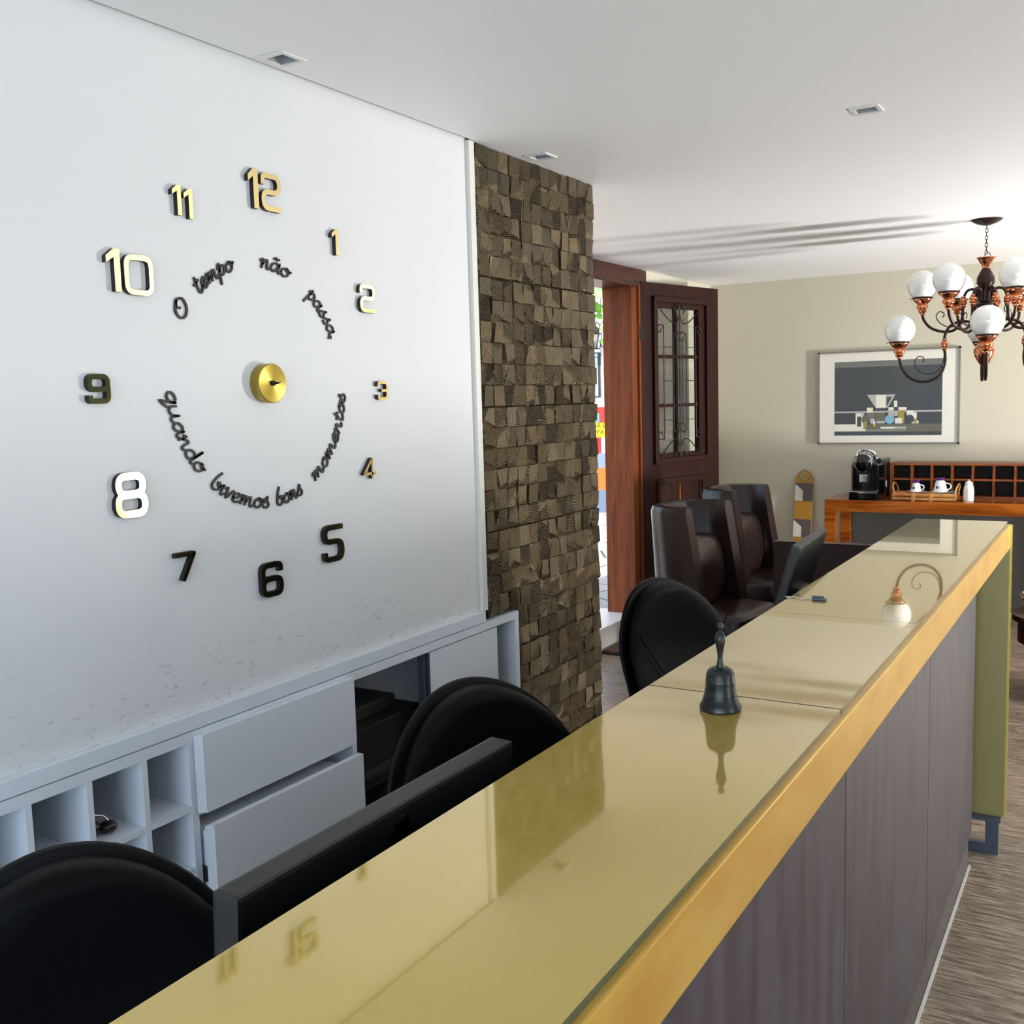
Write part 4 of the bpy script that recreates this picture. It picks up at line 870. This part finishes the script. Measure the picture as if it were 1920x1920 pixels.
bm = bm_new(); add_lathe(bm, lz([(.018, 2.252), (.022, 2.246), (.032, 2.228), (.040, 2.212), (.043, 2.206), (.044, 2.196), (.043, 2.188), (.045, 2.184), (.044, 2.176), (.036, 2.164), (.036, 2.158), (.030, 2.15), (.028, 2.11), (.030, 2.085), (.052, 2.073), (.058, 2.066), (.056, 2.060), (.04, 2.053), (.030, 2.045), (.02, 2.03), (.018, 1.92), (.02, 1.90), (.012, 1.89)]), seg=36); obj('turned_column', bm, 'dkmetal', cd, True)
bm = bm_new(); add_lathe(bm, lz([(.02, 1.895), (.03, 1.89), (.034, 1.88), (.028, 1.868), (.036, 1.86), (.050, 1.84), (.052, 1.826), (.046, 1.80), (.032, 1.775), (.020, 1.758), (.008, 1.746), (0, 1.743)]), seg=32); obj('bottom_finial', bm, 'bulbcup', cd, True)
def arm_protos(kind):
    if kind == 'upper':
        R, zc = .305, 2.030; path = [(.028, 2.085), (.035, 2.13), (.055, 2.148), (.085, 2.143), (.102, 2.11), (.106, 2.06), (.112, 1.99), (.145, 1.945), (.20, 1.938), (.26, 1.96), (.295, 2.0), (R, 2.032)]
        jr, jz = .104, 2.085; scr = [(.115, 1.985), (.14, 1.962), (.185, 1.965), (.222, 1.99), (.236, 2.022), (.220, 2.044), (.200, 2.036), (.198, 2.02), (.208, 2.014)]
    else:
        R, zc = .415, 1.800; path = [(.020, 1.905), (.035, 1.95), (.07, 1.98), (.12, 1.985), (.165, 1.965), (.19, 1.92), (.193, 1.86), (.187, 1.79), (.20, 1.73), (.24, 1.69), (.30, 1.678), (.36, 1.70), (.40, 1.75), (R, 1.802)]
        jr, jz = .192, 1.868; scr = [(.193, 1.81), (.205, 1.755), (.24, 1.722), (.29, 1.72), (.325, 1.745), (.338, 1.782), (.322, 1.81), (.298, 1.808), (.292, 1.79), (.303, 1.782)]
    def o_(n, bm, m, par): return obj(n, bm, m, par, True)
    bm = bm_new(); add_tube(bm, smooth_path([(r, 0, z - CE) for r, z in path], 6), .0075, 10); arm = o_('arm', bm, 'dkmetal', cd)
    bm = bm_new(); add_tube(bm, smooth_path([(r, 0, z - CE) for r, z in scr], 6), .0028, 7); o_('scroll', bm, 'dkmetal', arm)
    bm = bm_new(); add_lathe(bm, [(.009, .032), (.013, .026), (.010, .022), (.017, .016), (.018, .008), (.014, .004), (.018, 0), (.018, -.008), (.012, -.014), (.014, -.02), (.009, -.03)], (jr, 0, jz - CE), 20); o_('copper_joint', bm, 'bulbcup', arm)
    zz = zc - CE
    bm = bm_new(); add_lathe(bm, [(.009, .0), (.013, .006), (.013, .012), (.020, .017), (.022, .024), (.018, .030), (.028, .036), (.031, .045), (.029, .053), (.024, .057), (.034, .066), (.044, .076), (.048, .084), (.048, .087)], (R, 0, zz), 28); o_('copper_cup', bm, 'bulbcup', arm)
    bm = bm_new(); add_lathe(bm, [(.050, .086), (.053, .089), (.053, .093), (.049, .096)], (R, 0, zz), 28)
    add_tube(bm, [(R + .05, 0, zz + .091), (R + .066, 0, zz + .091)], .0022, 6); o_('gallery_ring', bm, 'dkmetal', arm)
    bm = bm_new(); rg = .079; th_ = [math.radians(a) for a in range(-52, 91, 6)]; add_lathe(bm, [(rg * math.cos(a) * 1.0, .094 + rg * .79 + rg * math.sin(a)) for a in th_], (R, 0, zz), 36); o_('glass_globe', bm, 'glassglobe', arm)
    return arm
def copy_arm(a, ang):
    c = a.copy(); COL.objects.link(c); c.parent = cd; c.rotation_euler = (0, 0, ang)
    for k in a.children: q = k.copy(); COL.objects.link(q); q.parent = c
for kind, angs in (('upper', [-57, 3, 63, 123, 183, 243]), ('lower', [-82, 8, 98, 190])):
    a = arm_protos(kind); a.rotation_euler = (0, 0, math.radians(angs[0]))
    for an in angs[1:]: copy_arm(a, math.radians(an))
